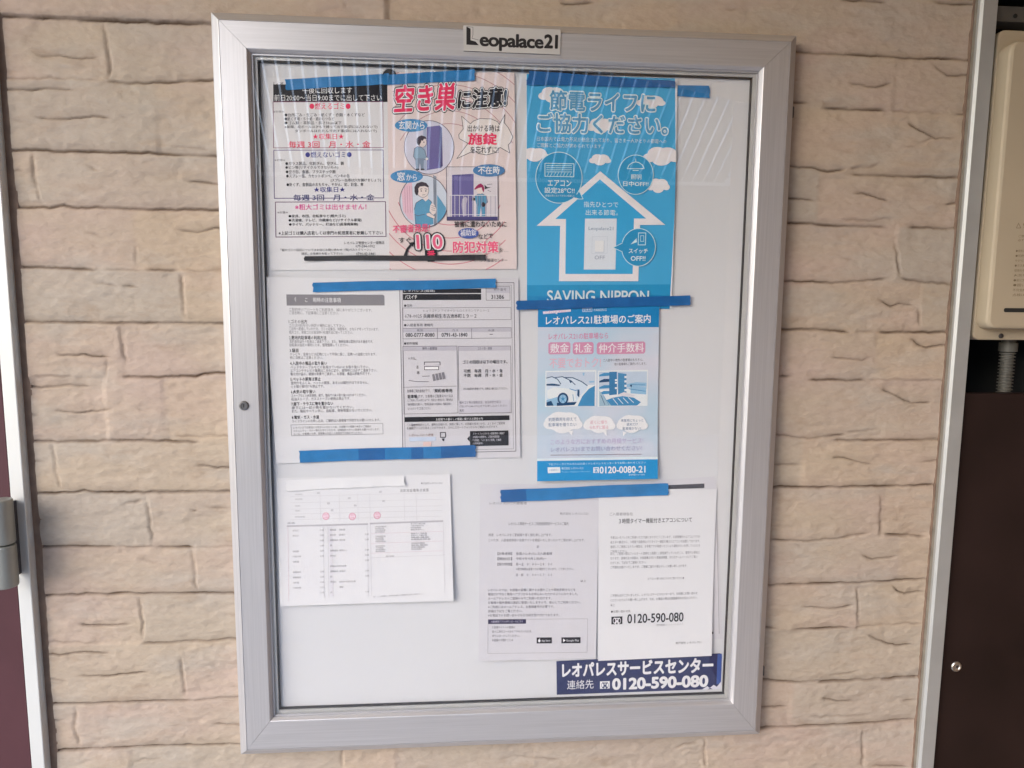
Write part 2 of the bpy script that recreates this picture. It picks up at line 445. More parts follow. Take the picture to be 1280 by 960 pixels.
G = np.zeros_like(GX)
for li, ((s, hw), pts) in enumerate(LINES):
    W3 = Sa(pts, WALL_Y)[:, (0, 2)]
    seg = np.linalg.norm(np.diff(W3, axis=0), axis=1)
    L = np.concatenate([[0], np.cumsum(seg)])
    n = max(4, int(L[-1] / 0.0010))
    tt = np.linspace(0, L[-1], n)
    xx = np.interp(tt, L, W3[:, 0])
    zz = np.interp(tt, L, W3[:, 1])
    amp = 0.0006 if s > .5 else 0.0010
    jit = amp * (np.interp(tt, np.arange(0, L[-1] + .024, .012), RNG.standard_normal(len(np.arange(0, L[-1] + .024, .012))))) \
        + 0.35 * amp * np.interp(tt, np.arange(0, L[-1] + .006, .003), RNG.standard_normal(len(np.arange(0, L[-1] + .006, .003))))
    steep = abs(W3[-1, 1] - W3[0, 1]) > abs(W3[-1, 0] - W3[0, 0])
    if steep:
        xx = xx + jit
    else:
        zz = zz + jit
    k = 0.45 + 0.55 * np.interp(tt, np.arange(0, L[-1] + .05, .025), RNG.random(len(np.arange(0, L[-1] + .05, .025))))
    fade = np.clip(np.minimum(tt, L[-1] - tt) / 0.012, 0.15, 1)
    stamp(np.stack([xx, zz, k * fade * 1.15], 1), 0.0052 * s, hw * 0.00115, 0.97 * s)
    if not steep and s > .6:             # the stone above a joint rounds into it
        stamp(np.stack([xx, zz + 0.004, k * fade], 1)[::3], 0.0012 * s, 0.0055, 0.16 * s)
H += G
# a broken, chipped edge where the siding meets the door frames
ST = np.clip(ST, 0, 1)
V3 = np.stack([GX.ravel(), (WALL_Y + H).ravel(), GZ.ravel()], 1).astype(np.float32)
me = bpy.data.meshes.new("wall")
me.vertices.add(len(V3))
me.vertices.foreach_set("co", V3.ravel())
ii, jj = np.meshgrid(np.arange(nx - 1), np.arange(nz - 1))
a = (jj * nx + ii).ravel()
Q = np.stack([a, a + 1, a + nx + 1, a + nx], 1).astype(np.int32)
me.loops.add(Q.size)
me.loops.foreach_set("vertex_index", Q.ravel())
me.polygons.add(len(Q))
me.polygons.foreach_set("loop_start", np.arange(0, Q.size, 4, dtype=np.int32))
me.polygons.foreach_set("loop_total", np.full(len(Q), 4, np.int32))
at = me.attributes.new("joint_dirt", 'FLOAT', 'POINT')
at.data.foreach_set("value", ST.ravel().astype(np.float32))
at = me.attributes.new("stone_tint", 'FLOAT_COLOR', 'POINT')
at.data.foreach_set("color", np.concatenate([TINT.reshape(3, -1), np.ones((1, nx * nz))]).T.astype(np.float32).ravel())
me.update(calc_edges=True)
me.polygons.foreach_set("use_smooth", np.ones(len(Q), bool))
wm = bpy.data.materials.new("stone_patterned_siding")
wm.use_nodes = True
t = wm.node_tree
b = t.nodes["Principled BSDF"]
tc = t.nodes.new("ShaderNodeTexCoord")


def wnoise(scale, det, st, loc=(0, 0, 0)):
    mp = t.nodes.new("ShaderNodeMapping")
    mp.inputs["Scale"].default_value = st
    mp.inputs["Location"].default_value = loc
    t.links.new(tc.outputs["Object"], mp.inputs[0])
    n = t.nodes.new("ShaderNodeTexNoise")
    n.inputs["Scale"].default_value = scale
    n.inputs["Detail"].default_value = det
    t.links.new(mp.outputs[0], n.inputs["Vector"])
    return n


def ramp(n, a0, a1, c0, c1):
    r = t.nodes.new("ShaderNodeValToRGB")
    r.color_ramp.elements[0].position, r.color_ramp.elements[1].position = a0, a1
    r.color_ramp.elements[0].color, r.color_ramp.elements[1].color = c0, c1
    t.links.new(n, r.inputs[0])
    return r


def mix(fac, A, B, mode='MIX'):
    m = t.nodes.new("ShaderNodeMix")
    m.data_type = 'RGBA'
    m.blend_type = mode
    if isinstance(fac, (int, float)):
        m.inputs[0].default_value = fac
    else:
        t.links.new(fac, m.inputs[0])
    for s_, v in ((6, A), (7, B)):
        if isinstance(v, tuple):
            m.inputs[s_].default_value = v
        else:
            t.links.new(v, m.inputs[s_])
    return m.outputs[2]


n1 = wnoise(4.5, 4, (1, 1, 2.6))
n2 = wnoise(7, 5, (1, 1, 3.0), (3, 1, 5))
n3 = wnoise(85, 8, (1, 1, 1.6))
tn = t.nodes.new("ShaderNodeAttribute")
tn.attribute_name = "stone_tint"
sx_ = t.nodes.new("ShaderNodeSeparateColor")
t.links.new(tn.outputs["Color"], sx_.inputs[0])
col = ramp(n1.outputs[0], .34, .66, (0.465, 0.382, 0.299, 1), (0.484, 0.382, 0.323, 1)).outputs[0]
col = mix(ramp(sx_.outputs[0], .45, .9, (0, 0, 0, 1), (.8, .8, .8, 1)).outputs[0], col, (0.430, 0.377, 0.319, 1))
col = mix(ramp(sx_.outputs[1], .55, .95, (0, 0, 0, 1), (.42, .42, .42, 1)).outputs[0], col, (0.510, 0.402, 0.284, 1))
col = mix(ramp(n2.outputs[0], .50, .68, (0, 0, 0, 1), (.7, .7, .7, 1)).outputs[0], col, (0.449, 0.397, 0.343, 1))
n4 = wnoise(16, 6, (1, 1, 2.2), (9, 2, 1))
col = mix(ramp(n4.outputs[0], .60, .78, (0, 0, 0, 1), (.55, .55, .55, 1)).outputs[0], col, (0.359, 0.268, 0.194, 1))
col = mix(0.35, col, ramp(n3.outputs[0], .3, .7, (.74, .71, .68, 1), (1, 1, 1, 1)).outputs[0], 'MULTIPLY')
an = t.nodes.new("ShaderNodeAttribute")
an.attribute_name = "joint_dirt"
col = mix(an.outputs["Fac"], col, (0.10, 0.06, 0.036, 1))
t.links.new(col, b.inputs["Base Color"])
b.inputs["Roughness"].default_value = 0.8
b.inputs["Specular IOR Level"].default_value = 0.25
bp = t.nodes.new("ShaderNodeBump")
bp.inputs["Strength"].default_value = 0.9
bp.inputs["Distance"].default_value = 0.0018
t.links.new(n3.outputs[0], bp.inputs["Height"])
t.links.new(bp.outputs[0], b.inputs["Normal"])
wall = obj("wall", me, wm)
tag(wall, "cream stone-patterned siding wall with brown cracked joints behind the notice board", "wall")

# ------------------------------------------------------------------ the door at the left edge
door = empty("entrance_door", "maroon door with pale grey metal frame and barrel hinge at the left edge", "door")
JY = 0.018
jx1 = S(21.5, 505, JY).x
jx0 = S(22, 735, JY).x
bm = bmesh.new()
box_bm(bm, jx0, jx1, JY, 0.09, -1.42, 1.26, bev=0.0012)
bm_obj("door_frame", bm, JAMB, door)
box("door_leaf", -1.9, jx0 - 0.003, 0.022, 0.06, -1.41, 1.3, MAROON, door, bev=0.001)
box("sealant_strip", jx1 - 0.001, XL + 0.0015, 0.0335, 0.06, -1.42, 1.16, SEAL, door)
hz0, hz1, hzm = S(14, 733, -0.012).z, S(10, 624, -0.012).z, S(12, 680, -0.012).z
hr = 0.0165
hx = S(18, 680, -0.012).x - hr
hg = box("hinge", hx - 0.004, hx + 0.004, -0.012, 0.024, hz0 + .01, hz1 - .01, DARKMETAL, door)
for za, zb in ((hz0, hzm - 0.0010), (hzm + 0.0010, hz1)):
    bm = bmesh.new()
    lathe_bm(bm, [(hr - .003, za), (hr - .0008, za + .0008), (hr, za + .003), (hr, zb - .003), (hr - .0008, zb - .0008), (hr - .003, zb)], (hx, -0.012, 0), (0, 0, 1), 40)
    bm_obj("knuckle", bm, HINGE, hg, smooth=True)

# ------------------------------------------------------------------ printed sheets
def homog(src, dst):
    A = []
    for (x, y), (u, v) in zip(src, dst):
        A.append([x, y, 1, 0, 0, 0, -u * x, -u * y, -u])
        A.append([0, 0, 0, x, y, 1, -v * x, -v * y, -v])
    _, _, V = np.linalg.svd(np.array(A, float))
    return V[-1].reshape(3, 3)


def happ(Hm, P):
    P = np.atleast_2d(np.asarray(P, float))
    q = np.c_[P, np.ones(len(P))] @ Hm.T
    return q[:, :2] / q[:, 2:]


TXT = {}
_tc = bpy.data.curves.new("lettering", 'FONT')
_to = bpy.data.objects.new("lettering", _tc)
COL.objects.link(_to)


def glyphs(s, res=2, space=1.0):
    """(vertices scaled to the unit box with y down, triangles, size in ems) of a line of lettering"""
    key = (s, res, space)
    if key not in TXT:
        _tc.body = s
        _tc.size = 1.0
        _tc.resolution_u = res
        _tc.space_character = space
        dg = bpy.context.evaluated_depsgraph_get()
        dg.update()
        m = bpy.data.meshes.new_from_object(_to.evaluated_get(dg), depsgraph=dg)
        n = len(m.vertices)
        co = np.zeros(n * 3, np.float32)
        m.vertices.foreach_get("co", co)
        co = co.reshape(-1, 3)[:, :2].astype(float)
        fs = [tuple(p.vertices) for p in m.polygons]
        bpy.data.meshes.remove(m)
        lo, hi = co.min(0), co.max(0)
        asp = np.maximum(hi - lo, 1e-6)
        co = (co - lo) / np.maximum(hi - lo, 1e-6)
        co[:, 1] = 1 - co[:, 1]
        TXT[key] = (co, fs, asp)
    return TXT[key]


class Sheet:
    """a sheet whose corners were read off the photograph (TL, TR, BR, BL) and everything printed on it;
    drawing calls take photo pixels, stored in the sheet's own flat coordinates"""

    def __init__(s, quad, Y, base, curl=None, step=12.0, corner=None, dl=1.2e-5):
        s.dl = dl
        s.q = quad
        e = lambda i, j: math.dist(quad[i], quad[j])
        s.W, s.H = (e(0, 1) + e(2, 3)) / 2, (e(0, 3) + e(1, 2)) / 2
        s.M = homog([(0, 0), (s.W, 0), (s.W, s.H), (0, s.H)], quad)
        s.I = np.linalg.inv(s.M)
        s.Y, s.curl, s.step = Y, curl, step
        s.mats, s.polys, s.txt = [base], [], []
        s.lay = 0.0
        cs = [(0, 0), (s.W, 0), (s.W, s.H), (0, s.H)]
        if corner:                                   # rounded corners: {index: radius}
            out = []
            for i, c in enumerate(cs):
                r = corner.get(i, 0)
                if not r:
                    out.append(c)
                    continue
                sx, sy = (1 if c[0] == 0 else -1), (1 if c[1] == 0 else -1)
                arc = [(c[0] + sx * r * (1 - math.cos(a)), c[1] + sy * r * (1 - math.sin(a))) for a in [k * math.pi / 12 for k in range(7)]]
                if i in (0, 2):
                    pass
                else:
                    arc = arc[::-1]
                out += arc
            cs = out
        s.polys.append(([np.array(cs, float)], 0, 0.0))

    def mi(s, m):
        if m not in s.mats:
            s.mats.append(m)
        return s.mats.index(m)

    def loc(s, P):
        return happ(s.I, P)

    def raise_(s):
        s.lay += s.dl
        return s.lay

    def poly(s, pts, m, local=False, clip=True):
        p = np.asarray(pts, float) if local else s.loc(pts)
        s.polys.append(([p], s.mi(m), s.raise_()))

    def quads(s, qs, m):
        s.polys.append((qs, s.mi(m), s.raise_()))

    def rect(s, u, v, w, h, m):
        a = s.loc([(u, v)])[0]
        s.poly([a, a + (w, 0), a + (w, h), a + (0, h)], m, True)

    def ell(s, u, v, a, b, m, n=32, t0=0.0, wob=0.0):
        c = s.loc([(u, v)])[0]
        s.poly([c + (a * (1 + wob * math.sin(7 * k)) * math.cos(2 * math.pi * k / n), b * math.sin(2 * math.pi * k / n)) for k in range(n)], m, True)

    def line(s, pts, w, m, closed=False, local=False):
        p = np.asarray(pts, float) if local else s.loc(pts)
        if closed:
            p = np.vstack([p, p[:1]])
        qs = []
        for a, b in zip(p, p[1:]):
            d = b - a
            L = math.hypot(*d)
            if L < 1e-6:
                continue
            d = d / L
            n = np.array((-d[1], d[0])) * w / 2
            e = d * w * 0.25
            qs.append(np.array([a - e + n, b + e + n, b + e - n, a - e - n]))
        s.quads(qs, m)

    def ering(s, u, v, a, b, w, m, n=40, a0=0, a1=360):
        c = s.loc([(u, v)])[0]
        A = [math.radians(a0 + (a1 - a0) * k / n) for k in range(n + 1)]
        qs = []
        for t0, t1 in zip(A, A[1:]):
            o = lambda t_, k: c + ((a + k) * math.cos(t_), (b + k) * math.sin(t_))
            qs.append(np.array([o(t0, -w / 2), o(t1, -w / 2), o(t1, w / 2), o(t0, w / 2)]))
        s.quads(qs, m)

    def box(s, u, v, w_, h, lw, m):
        a = s.loc([(u, v)])[0]
        s.line([a, a + (w_, 0), a + (w_, h), a + (0, h)], lw, m, True, True)

    def cloud(s, u, v, w_, h, m):
        for dx, dy, r in ((-.32, .12, .22), (-.1, -.1, .34), (.16, -.05, .36), (.36, .14, .2), (0, .18, .34)):
            s.ell(u + dx * w_, v + dy * h, r * w_ * .8, r * h * 1.15, m, 20)

    def text(s, string, u, v, w_, h, m, off=0.0, res=2, skew=0.0, slope=0.0, space=1.0):
        co, fs, em = glyphs(string, res, space)
        a = s.loc([(u, v)])[0]
        P = np.empty_like(co)
        P[:, 0] = a[0] + co[:, 0] * w_ + skew * (1 - co[:, 1]) * h
        P[:, 1] = a[1] + co[:, 1] * h + slope * co[:, 0] * w_
        lay = s.raise_()
        if off < .009:
            s.txt.append((P, fs, s.mi(m), lay))
            return
        # heavier strokes: the same letters laid again a little to every side
        n = 2 if off < .013 else 6 if off < .035 else 12
        for k in range(n):
            t_ = 2 * math.pi * k / n
            d_ = np.array((off * math.cos(t_) * w_ / em[0], off * math.sin(t_) * h / em[1]))
            s.txt.append((P + d_, fs, s.mi(m), lay + k * 6e-7))
        s.txt.append((P, fs, s.mi(m), lay + n * 6e-7))

    def para(s, lines, u, v, ch, pitch, m, width=None, off=0.0):
        """small print: every line at its own natural width, ch px per full-width character"""
        for i, ln in enumerate(lines):
            if not ln:
                continue
            n = sum(1.0 if ord(c) > 255 else .55 for c in ln)
            wd = n * ch if width is None else width * n / max(sum(1.0 if ord(c) > 255 else .55 for c in l) for l in lines)
            s.text(ln, u, v + i * pitch, wd, ch * 1.02, m, off=off, res=1)

    def place(s, P, lay):
        ph = happ(s.M, P)
        Y = s.Y - lay
        if s.curl:
            Y = Y - s.curl(np.clip(P[:, 0] / s.W, -.05, 1.05), np.clip(P[:, 1] / s.H, -.05, 1.05))
        base = Sa(ph, s.Y)
        base[:, 1] = Y
        return base

    def build(s, name, parent=None):
        V, Fc, Mi, nv = [], [], [], 0
        tri = []
        for ps, mi, lay in s.polys:
            for p in ps:
                if len(p) == 4:
                    tri.append((p, [(0, 1, 2, 3)], mi, lay))
                else:
                    ts = tessellate_polygon([[Vector((q[0], q[1], 0)) for q in p]])
                    tri.append((p, [tuple(t_) for t_ in ts], mi, lay))
        bm = bmesh.new()
        ly = bm.verts.layers.float.new("lay")
        for p, fs, mi, lay in tri:
            vs = []
            for q in p:
                v = bm.verts.new((q[0], q[1], 0))
                v[ly] = lay
                vs.append(v)
            for f in fs:
                try:
                    fa = bm.faces.new([vs[k] for k in f])
                    fa.material_index = mi
                except ValueError:
                    pass
        for ax, L in ((0, s.W), (1, s.H)):
            for lim, no in ((0, -1), (L, 1)):      # nothing printed beyond the sheet's edge
                n = [0, 0, 0]
                n[ax] = no
                c = [0, 0, 0]
                c[ax] = lim
                bmesh.ops.bisect_plane(bm, geom=bm.verts[:] + bm.edges[:] + bm.faces[:], plane_co=c, plane_no=n, clear_outer=True, dist=1e-5)
            k = s.step
            while k < L - 1:
                n = [0, 0, 0]
                n[ax] = 1
                c = [0, 0, 0]
                c[ax] = k
                bmesh.ops.bisect_plane(bm, geom=bm.verts[:] + bm.edges[:] + bm.faces[:], plane_co=c, plane_no=n, dist=1e-5)
                k += s.step
        bm.verts.index_update()
        P = np.array([(v.co.x, v.co.y) for v in bm.verts])
        Ls = np.array([v[ly] for v in bm.verts])
        V.append(s.place(P, Ls))
        for f in bm.faces:
            Fc.append([v.index for v in f.verts])
            Mi.append(f.material_index)
        nv = len(P)
        bm.free()
        for P, fs, mi, lay in s.txt:
            V.append(s.place(P, lay))
            for f in fs:
                Fc.append([k + nv for k in f])
                Mi.append(mi)
            nv += len(P)
        V = np.vstack(V)
        # face normals towards the camera
        m_ = bpy.data.meshes.new(name)
        m_.from_pydata(V.tolist(), [], Fc)
        for q in s.mats:
            m_.materials.append(q)
        m_.polygons.foreach_set("material_index", Mi)
        m_.update()
        bm = bmesh.new()
        bm.from_mesh(m_)
        fl = [f for f in bm.faces if f.normal.y > 0]
        bmesh.ops.reverse_faces(bm, faces=fl)
        bm.to_mesh(m_)
        bm.free()
        return obj(name, m_, None, parent)


K0 = ink((30, 30, 36))
K1 = ink((62, 60, 66))
K2 = ink((98, 96, 102))
K3 = ink((130, 128, 134))
WHITE = ink((226, 224, 226))
RED = ink((214, 52, 92))
BLUEI = ink((60, 62, 132))
MAG = ink((222, 84, 150))


# ------------------------------------------------------------------ the pipe closet at the right edge
closet = empty("pipe_closet", "dark brown metal closet door with round lock in grey frame at right edge", "closet")
RY_ = 0.012
rx0, rx1 = S(1187, 500, RY_).x, S(1205.6, 500, RY_).x
bm = bmesh.new()
pr = [(rx0, 0.06), (rx0, RY_ + 0.004), (rx0 + 0.0035, RY_), (rx1, RY_), (rx1, 0.06)]
for z in (-1.42, 1.16):
    for p in pr:
        bm.verts.new((p[0], p[1], z))
bm.verts.ensure_lookup_table()
for i in range(5):
    k = (i + 1) % 5
    bm.faces.new((bm.verts[i], bm.verts[k], bm.verts[5 + k], bm.verts[5 + i]))
bm.faces.new(bm.verts[0:5])
bm.faces.new(bm.verts[5:10])
bm_obj("closet_frame", bm, JAMB_R, closet)
xm = XR + (rx0 - XR) * 0.42
box("sealant_strip", XR - 0.002, xm, 0.027, 0.06, -1.42, 1.16, SEAL, closet)
box("sealant_strip", xm + 0.0004, rx0 - 0.0003, 0.021, 0.06, -1.42, 1.16, SEAL_G, closet)
pz = S(1230, 492, 0.026).z
pan = box("closet_door", rx1 + 0.001, 1.018, 0.026, 0.05, -1.41, pz, BROWN, closet, bev=0.002)
lc = S(1195, 833, 0.026)
lr = 0.0098
bm = bmesh.new()
lathe_bm(bm, [(lr, 0), (lr, .0012), (lr - .0012, .0026), (lr - .0036, .0026), (lr - .0046, .0014), (.0001, .0013)], lc, (0, -1, 0), 36)
lk = bm_obj("lock", bm, SCREW, pan, smooth=False)
bm = bmesh.new()
lathe_bm(bm, [(.0032, 0), (.0030, .0022), (.0001, .0022)], lc + Vector((.0008, 0, 0)), (0, -1, 0), 6)
bm_obj("lock_core", bm, DARKMETAL, pan)
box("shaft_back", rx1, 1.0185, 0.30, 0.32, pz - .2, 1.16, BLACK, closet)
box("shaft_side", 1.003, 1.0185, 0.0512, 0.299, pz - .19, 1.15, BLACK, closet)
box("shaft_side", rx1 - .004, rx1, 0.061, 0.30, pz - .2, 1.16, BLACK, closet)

heater = empty("water_heater", "beige wall casing with slots and warning print over the dark closet door", "water heater")
FY = 0.020
fx0 = S(1216, 418, FY).x
fz0, fz1 = S(1240, 425, FY).z, S(1262, 37, FY).z
bm = bmesh.new()
rrect_prism(bm, max(fx0, rx1 + .0012), 1.0, fz0, fz1, FY, 0.12, 0.014, inset=0.003)
cas = bm_obj("casing", bm, BEIGE, heater)
KY = -0.006
kx0 = S(1236.5, 380, KY).x
kz0, kz1 = S(1250, 411, KY).z, S(1275, 50, KY).z
bm = bmesh.new()
rrect_prism(bm, kx0, .992, kz0, kz1, KY, FY + .001, 0.016, inset=0.005)
cov = bm_obj("front_cover", bm, BEIGE, heater)
s0, s1 = S(1255, 385, KY), S(1290, 390.5, KY)
bm = bmesh.new()
rrect_prism(bm, s0.x, s0.x + .075, s1.z, s0.z, KY - .0006, KY + .002, .003)
bm_obj("vent_slot", bm, BLACK, heater)
s0, s1 = S(1225.5, 352, FY), S(1230, 379, FY)
bm = bmesh.new()
rrect_prism(bm, s0.x, s0.x + .006, s1.z, s0.z, FY - .0006, FY + .002, .002)
bm_obj("vent_slot", bm, BLACK, heater)
for (u, v) in ((1251, 420), (1226, 371)):
    if v == 371:
        continue
    p = S(u, v, FY)
    bm = bmesh.new()
    lathe_bm(bm, [(.0044, 0), (.0042, .0014), (.002, .0022), (.0001, .0023)], p, (0, -1, 0), 20)
    bm_obj("screw", bm, DARKMETAL, heater)
pk_ = ink((104, 92, 72))
wp = Sheet([(1263, 262), (1312, 262), (1306, 380), (1253, 380)], KY - .0003, BEIGE)
wp.line([(1270.5, 285), (1273.2, 279), (1276, 285), (1270.5, 285)], .6, pk_)
wp.text("警告", 1279, 279, 14, 6, pk_, off=.012)
wp.text("ご使用の前に", 1273, 293.5, 26, 3.4, pk_, res=1)
wp.text("必ず取扱説明書を", 1272.6, 298.5, 32, 3.4, pk_, res=1)
for k_, l_ in enumerate(["●排気口には手を触れない", "●可燃物を近づけない", "やけど、火災のおそれ", "●ガス漏れに気づいたら", "使用を中止し栓を閉める", "火気を使わない", "●前に物を置かない", "●囲いをしない", "不完全燃焼のおそれ", "点検は販売店へ"]):
    wp.text(l_, 1270 - k_ * .5, 312 + 6.1 * k_, 36, 3.3, pk_, res=1)
wp.build("warning_print", cov)
# conduit under the casing
c0, c1 = S(1261, 425, 0.06), S(1258, 489, 0.06)
bm = bmesh.new()
pr = [(.011, fz0 + .002), (.011, fz0 - .006), (.0145, fz0 - .0062), (.0145, fz0 - .022), (.0125, fz0 - .0225)]
z = fz0 - .024
while z > c1.z - .05:
    pr += [(.0096, z), (.0126, z - .0010), (.0126, z - .0026), (.0096, z - .0036)]
    z -= .0060
lathe_bm(bm, pr[::-1], (c0.x, 0.06, 0), (0, 0, 1), 28)
bm_obj("conduit", bm, PIPE, heater)
bk = box("mounting_bracket", rx1 + .002, 1.001, 0.022, 0.05, S(1262, 27, .022).z, S(1262, 8, .022).z, mat("galvanised_bracket", (.13, .13, .125), rough=.5, var=.2, scale=20, metal=.5), heater)
p = S(1269, 20, .022)
bm = bmesh.new()
lathe_bm(bm, [(.0036, -.001), (.0036, .0006), (.0001, .0007)], p, (0, -1, 0), 20)
bm_obj("bolt_hole", bm, BLACK, bk)


# ------------------------------------------------------------------ the notice board
board = empty("notice_board", "large silver aluminium framed notice board with glass front and white back", "notice board")
hx_, hz_ = BW / 2, BH / 2
CW, CD = 0.0138, 0.0089                      # chamfer round the frame
fb = [S(304.7, 57, 0), S(954.7, 87.5, 0), S(916, 881, 0), S(341, 901, 0)]
FWL = hx_ + (fb[0].x + fb[3].x) / 2
FWR = hx_ - (fb[1].x + fb[2].x) / 2
FWT = hz_ - (fb[0].z + fb[1].z) / 2
FWB = hz_ + (fb[2].z + fb[3].z) / 2
PANEL_Y, GLASS_Y = 0.020, 0.0085


def rail(name, side, fw, m):
    """one mitred length of the frame: (inset from the face's outer edge, depth) profile"""
    pr = [(-CW, WALL_Y + .004), (-CW, CD + .001), (-CW + .0006, CD), (-.0012, .0005), (0, .0), (.0004, .0011), (.0011, .0011), (.0014, 0), (fw - .001, 0), (fw, .0006),
          (fw + .0030, .0050), (fw + .0036, .0082), (fw + .0060, .0083), (fw + .0060, GLASS_Y + .0022), (fw - .01, GLASS_Y + .0022), (fw - .01, WALL_Y)]
    ends = []
    for e in (-1, 1):
        ring = []
        for o, y in pr:
            # insets of the two neighbours run at the same rate, so the mitre bisects the corner
            if side in "TB":
                oo = o * ((FWL if e < 0 else FWR) / fw) if o > 0 and o <= fw else (o - fw + (FWL if e < 0 else FWR) if o > fw else o)
                x = e * (hx_ - oo - .00022)
                z = (hz_ - o) * (1 if side == "T" else -1)
            else:
                oo = o * ((FWB if e < 0 else FWT) / fw) if o > 0 and o <= fw else (o - fw + (FWB if e < 0 else FWT) if o > fw else o)
                z = e * (hz_ - oo - .00022)
                x = (hx_ - o) * (1 if side == "R" else -1)
            ring.append((x, y, z))
        ends.append(ring)
    n = len(pr)
    V = ends[0] + ends[1]
    Fs = [(i, (i + 1) % n, n + (i + 1) % n, n + i) for i in range(n)] + [tuple(range(n)), tuple(range(2 * n - 1, n - 1, -1))]
    bm = bmesh.new()
    vs = [bm.verts.new(v) for v in V]
    for f in Fs:
        bm.faces.new([vs[k] for k in f])
    return bm_obj(name, bm, m, board)


rail("frame_rail", "T", FWT, ALU_H)
rail("frame_rail", "B", FWB, ALU_H)
rail("frame_stile", "L", FWL, ALU)
rail("frame_stile", "R", FWR, ALU)
ox0, ox1, oz0, oz1 = -hx_ + FWL, hx_ - FWR, -hz_ + FWB, hz_ - FWT        # opening in the face


def ring_strip(name, o0, o1, y, m, depth=.003):
    """a flat rectangular ring inside the opening, from inset o0 to o1"""
    bm = bmesh.new()
    r = []
    for y_, o in ((y + depth, o0), (y, o0), (y, o1), (y + depth, o1)):
        r.append([bm.verts.new((a_, y_, b_)) for a_, b_ in ((ox0 + o, oz0 + o), (ox1 - o, oz0 + o), (ox1 - o, oz1 - o), (ox0 + o, oz1 - o))])
    for a_, b_ in zip(r, r[1:]):
        for k in range(4):
            bm.faces.new((a_[k], a_[(k + 1) % 4], b_[(k + 1) % 4], b_[k]))
    return bm_obj(name, bm, m, board)


ring_strip("inner_frame", .0005, .0110, .0125, ALU_IN, .008)
ring_strip("gasket", .0110, .0130, .0150, RUBBER, .006)
box("back_panel", ox0 - .008, ox1 + .008, PANEL_Y, PANEL_Y + .006, oz0 - .008, oz1 + .008, BOARD, board)

gl = bpy.data.materials.new("clear_glass")
gl.use_nodes = True
t = gl.node_tree
t.nodes.remove(t.nodes["Principled BSDF"])
tr = t.nodes.new("ShaderNodeBsdfTransparent")
tr.inputs[0].default_value = (0.985, 0.985, 0.99, 1)
gs = t.nodes.new("ShaderNodeBsdfGlossy")
gs.inputs["Roughness"].default_value = 0.012
du = t.nodes.new("ShaderNodeBsdfDiffuse")
du.inputs[0].default_value = (.8, .8, .8, 1)
fr = t.nodes.new("ShaderNodeFresnel")
nz_ = t.nodes.new("ShaderNodeTexNoise")
nz_.inputs["Scale"].default_value = 7
bpn = t.nodes.new("ShaderNodeBump")
bpn.inputs["Strength"].default_value = 0.05
bpn.inputs["Distance"].default_value = 0.0006
tcn = t.nodes.new("ShaderNodeTexCoord")
t.links.new(tcn.outputs["Object"], nz_.inputs["Vector"])
t.links.new(nz_.outputs[0], bpn.inputs["Height"])
t.links.new(bpn.outputs[0], gs.inputs["Normal"])
ge = t.nodes.new("ShaderNodeNewGeometry")
io = t.nodes.new("ShaderNodeMapRange")           # the same reflectance from either side of the pane
io.inputs["To Min"].default_value = 1.5
io.inputs["To Max"].default_value = 1 / 1.5
t.links.new(ge.outputs["Backfacing"], io.inputs["Value"])
t.links.new(io.outputs["Result"], fr.inputs[0])
mx = t.nodes.new("ShaderNodeMixShader")
t.links.new(fr.outputs[0], mx.inputs[0])
t.links.new(tr.outputs[0], mx.inputs[1])
t.links.new(gs.outputs[0], mx.inputs[2])
sm = t.nodes.new("ShaderNodeTexNoise")                # a thin uneven film of dust
sm.inputs["Scale"].default_value = 5
sm.inputs["Detail"].default_value = 7
t.links.new(tcn.outputs["Object"], sm.inputs["Vector"])
sr = t.nodes.new("ShaderNodeMapRange")
sr.inputs["From Min"].default_value, sr.inputs["From Max"].default_value = .4, .75
sr.inputs["To Min"].default_value, sr.inputs["To Max"].default_value = 0.001, 0.014
t.links.new(sm.outputs[0], sr.inputs["Value"])
m2 = t.nodes.new("ShaderNodeMixShader")
t.links.new(sr.outputs["Result"], m2.inputs[0])
t.links.new(mx.outputs[0], m2.inputs[1])
t.links.new(du.outputs[0], m2.inputs[2])
t.links.new(m2.outputs[0], t.nodes["Material Output"].inputs[0])
box("glass_pane", ox0 - .004, ox1 + .004, GLASS_Y, GLASS_Y + .0018, oz0 - .004, oz1 + .004, gl, board)

# lock on the left stile, hinges on the right edge
p = S(305, 507, 0)
bm = bmesh.new()
lathe_bm(bm, [(.0078, 0), (.0078, .0012), (.0066, .0026), (.0046, .0028), (.0040, .0016), (.0001, .0016)], p, (0, -1, 0), 36)
lk = bm_obj("lock", bm, mat("worn_lock_metal", (.24, .235, .24), rough=.35, var=.2, scale=120, metal=.8), board)
box("keyhole", p.x - .0007, p.x + .0007, -.0022, -.001, p.z - .0028, p.z + .0028, RUBBER, lk)
for v_ in (141, 836):
    hz = S(990, v_, .015).z
    box("hinge", hx_ + CW - .001, hx_ + CW + .0032, .010, .024, hz - .009, hz + .009, DARKMETAL, board, bev=.0012)

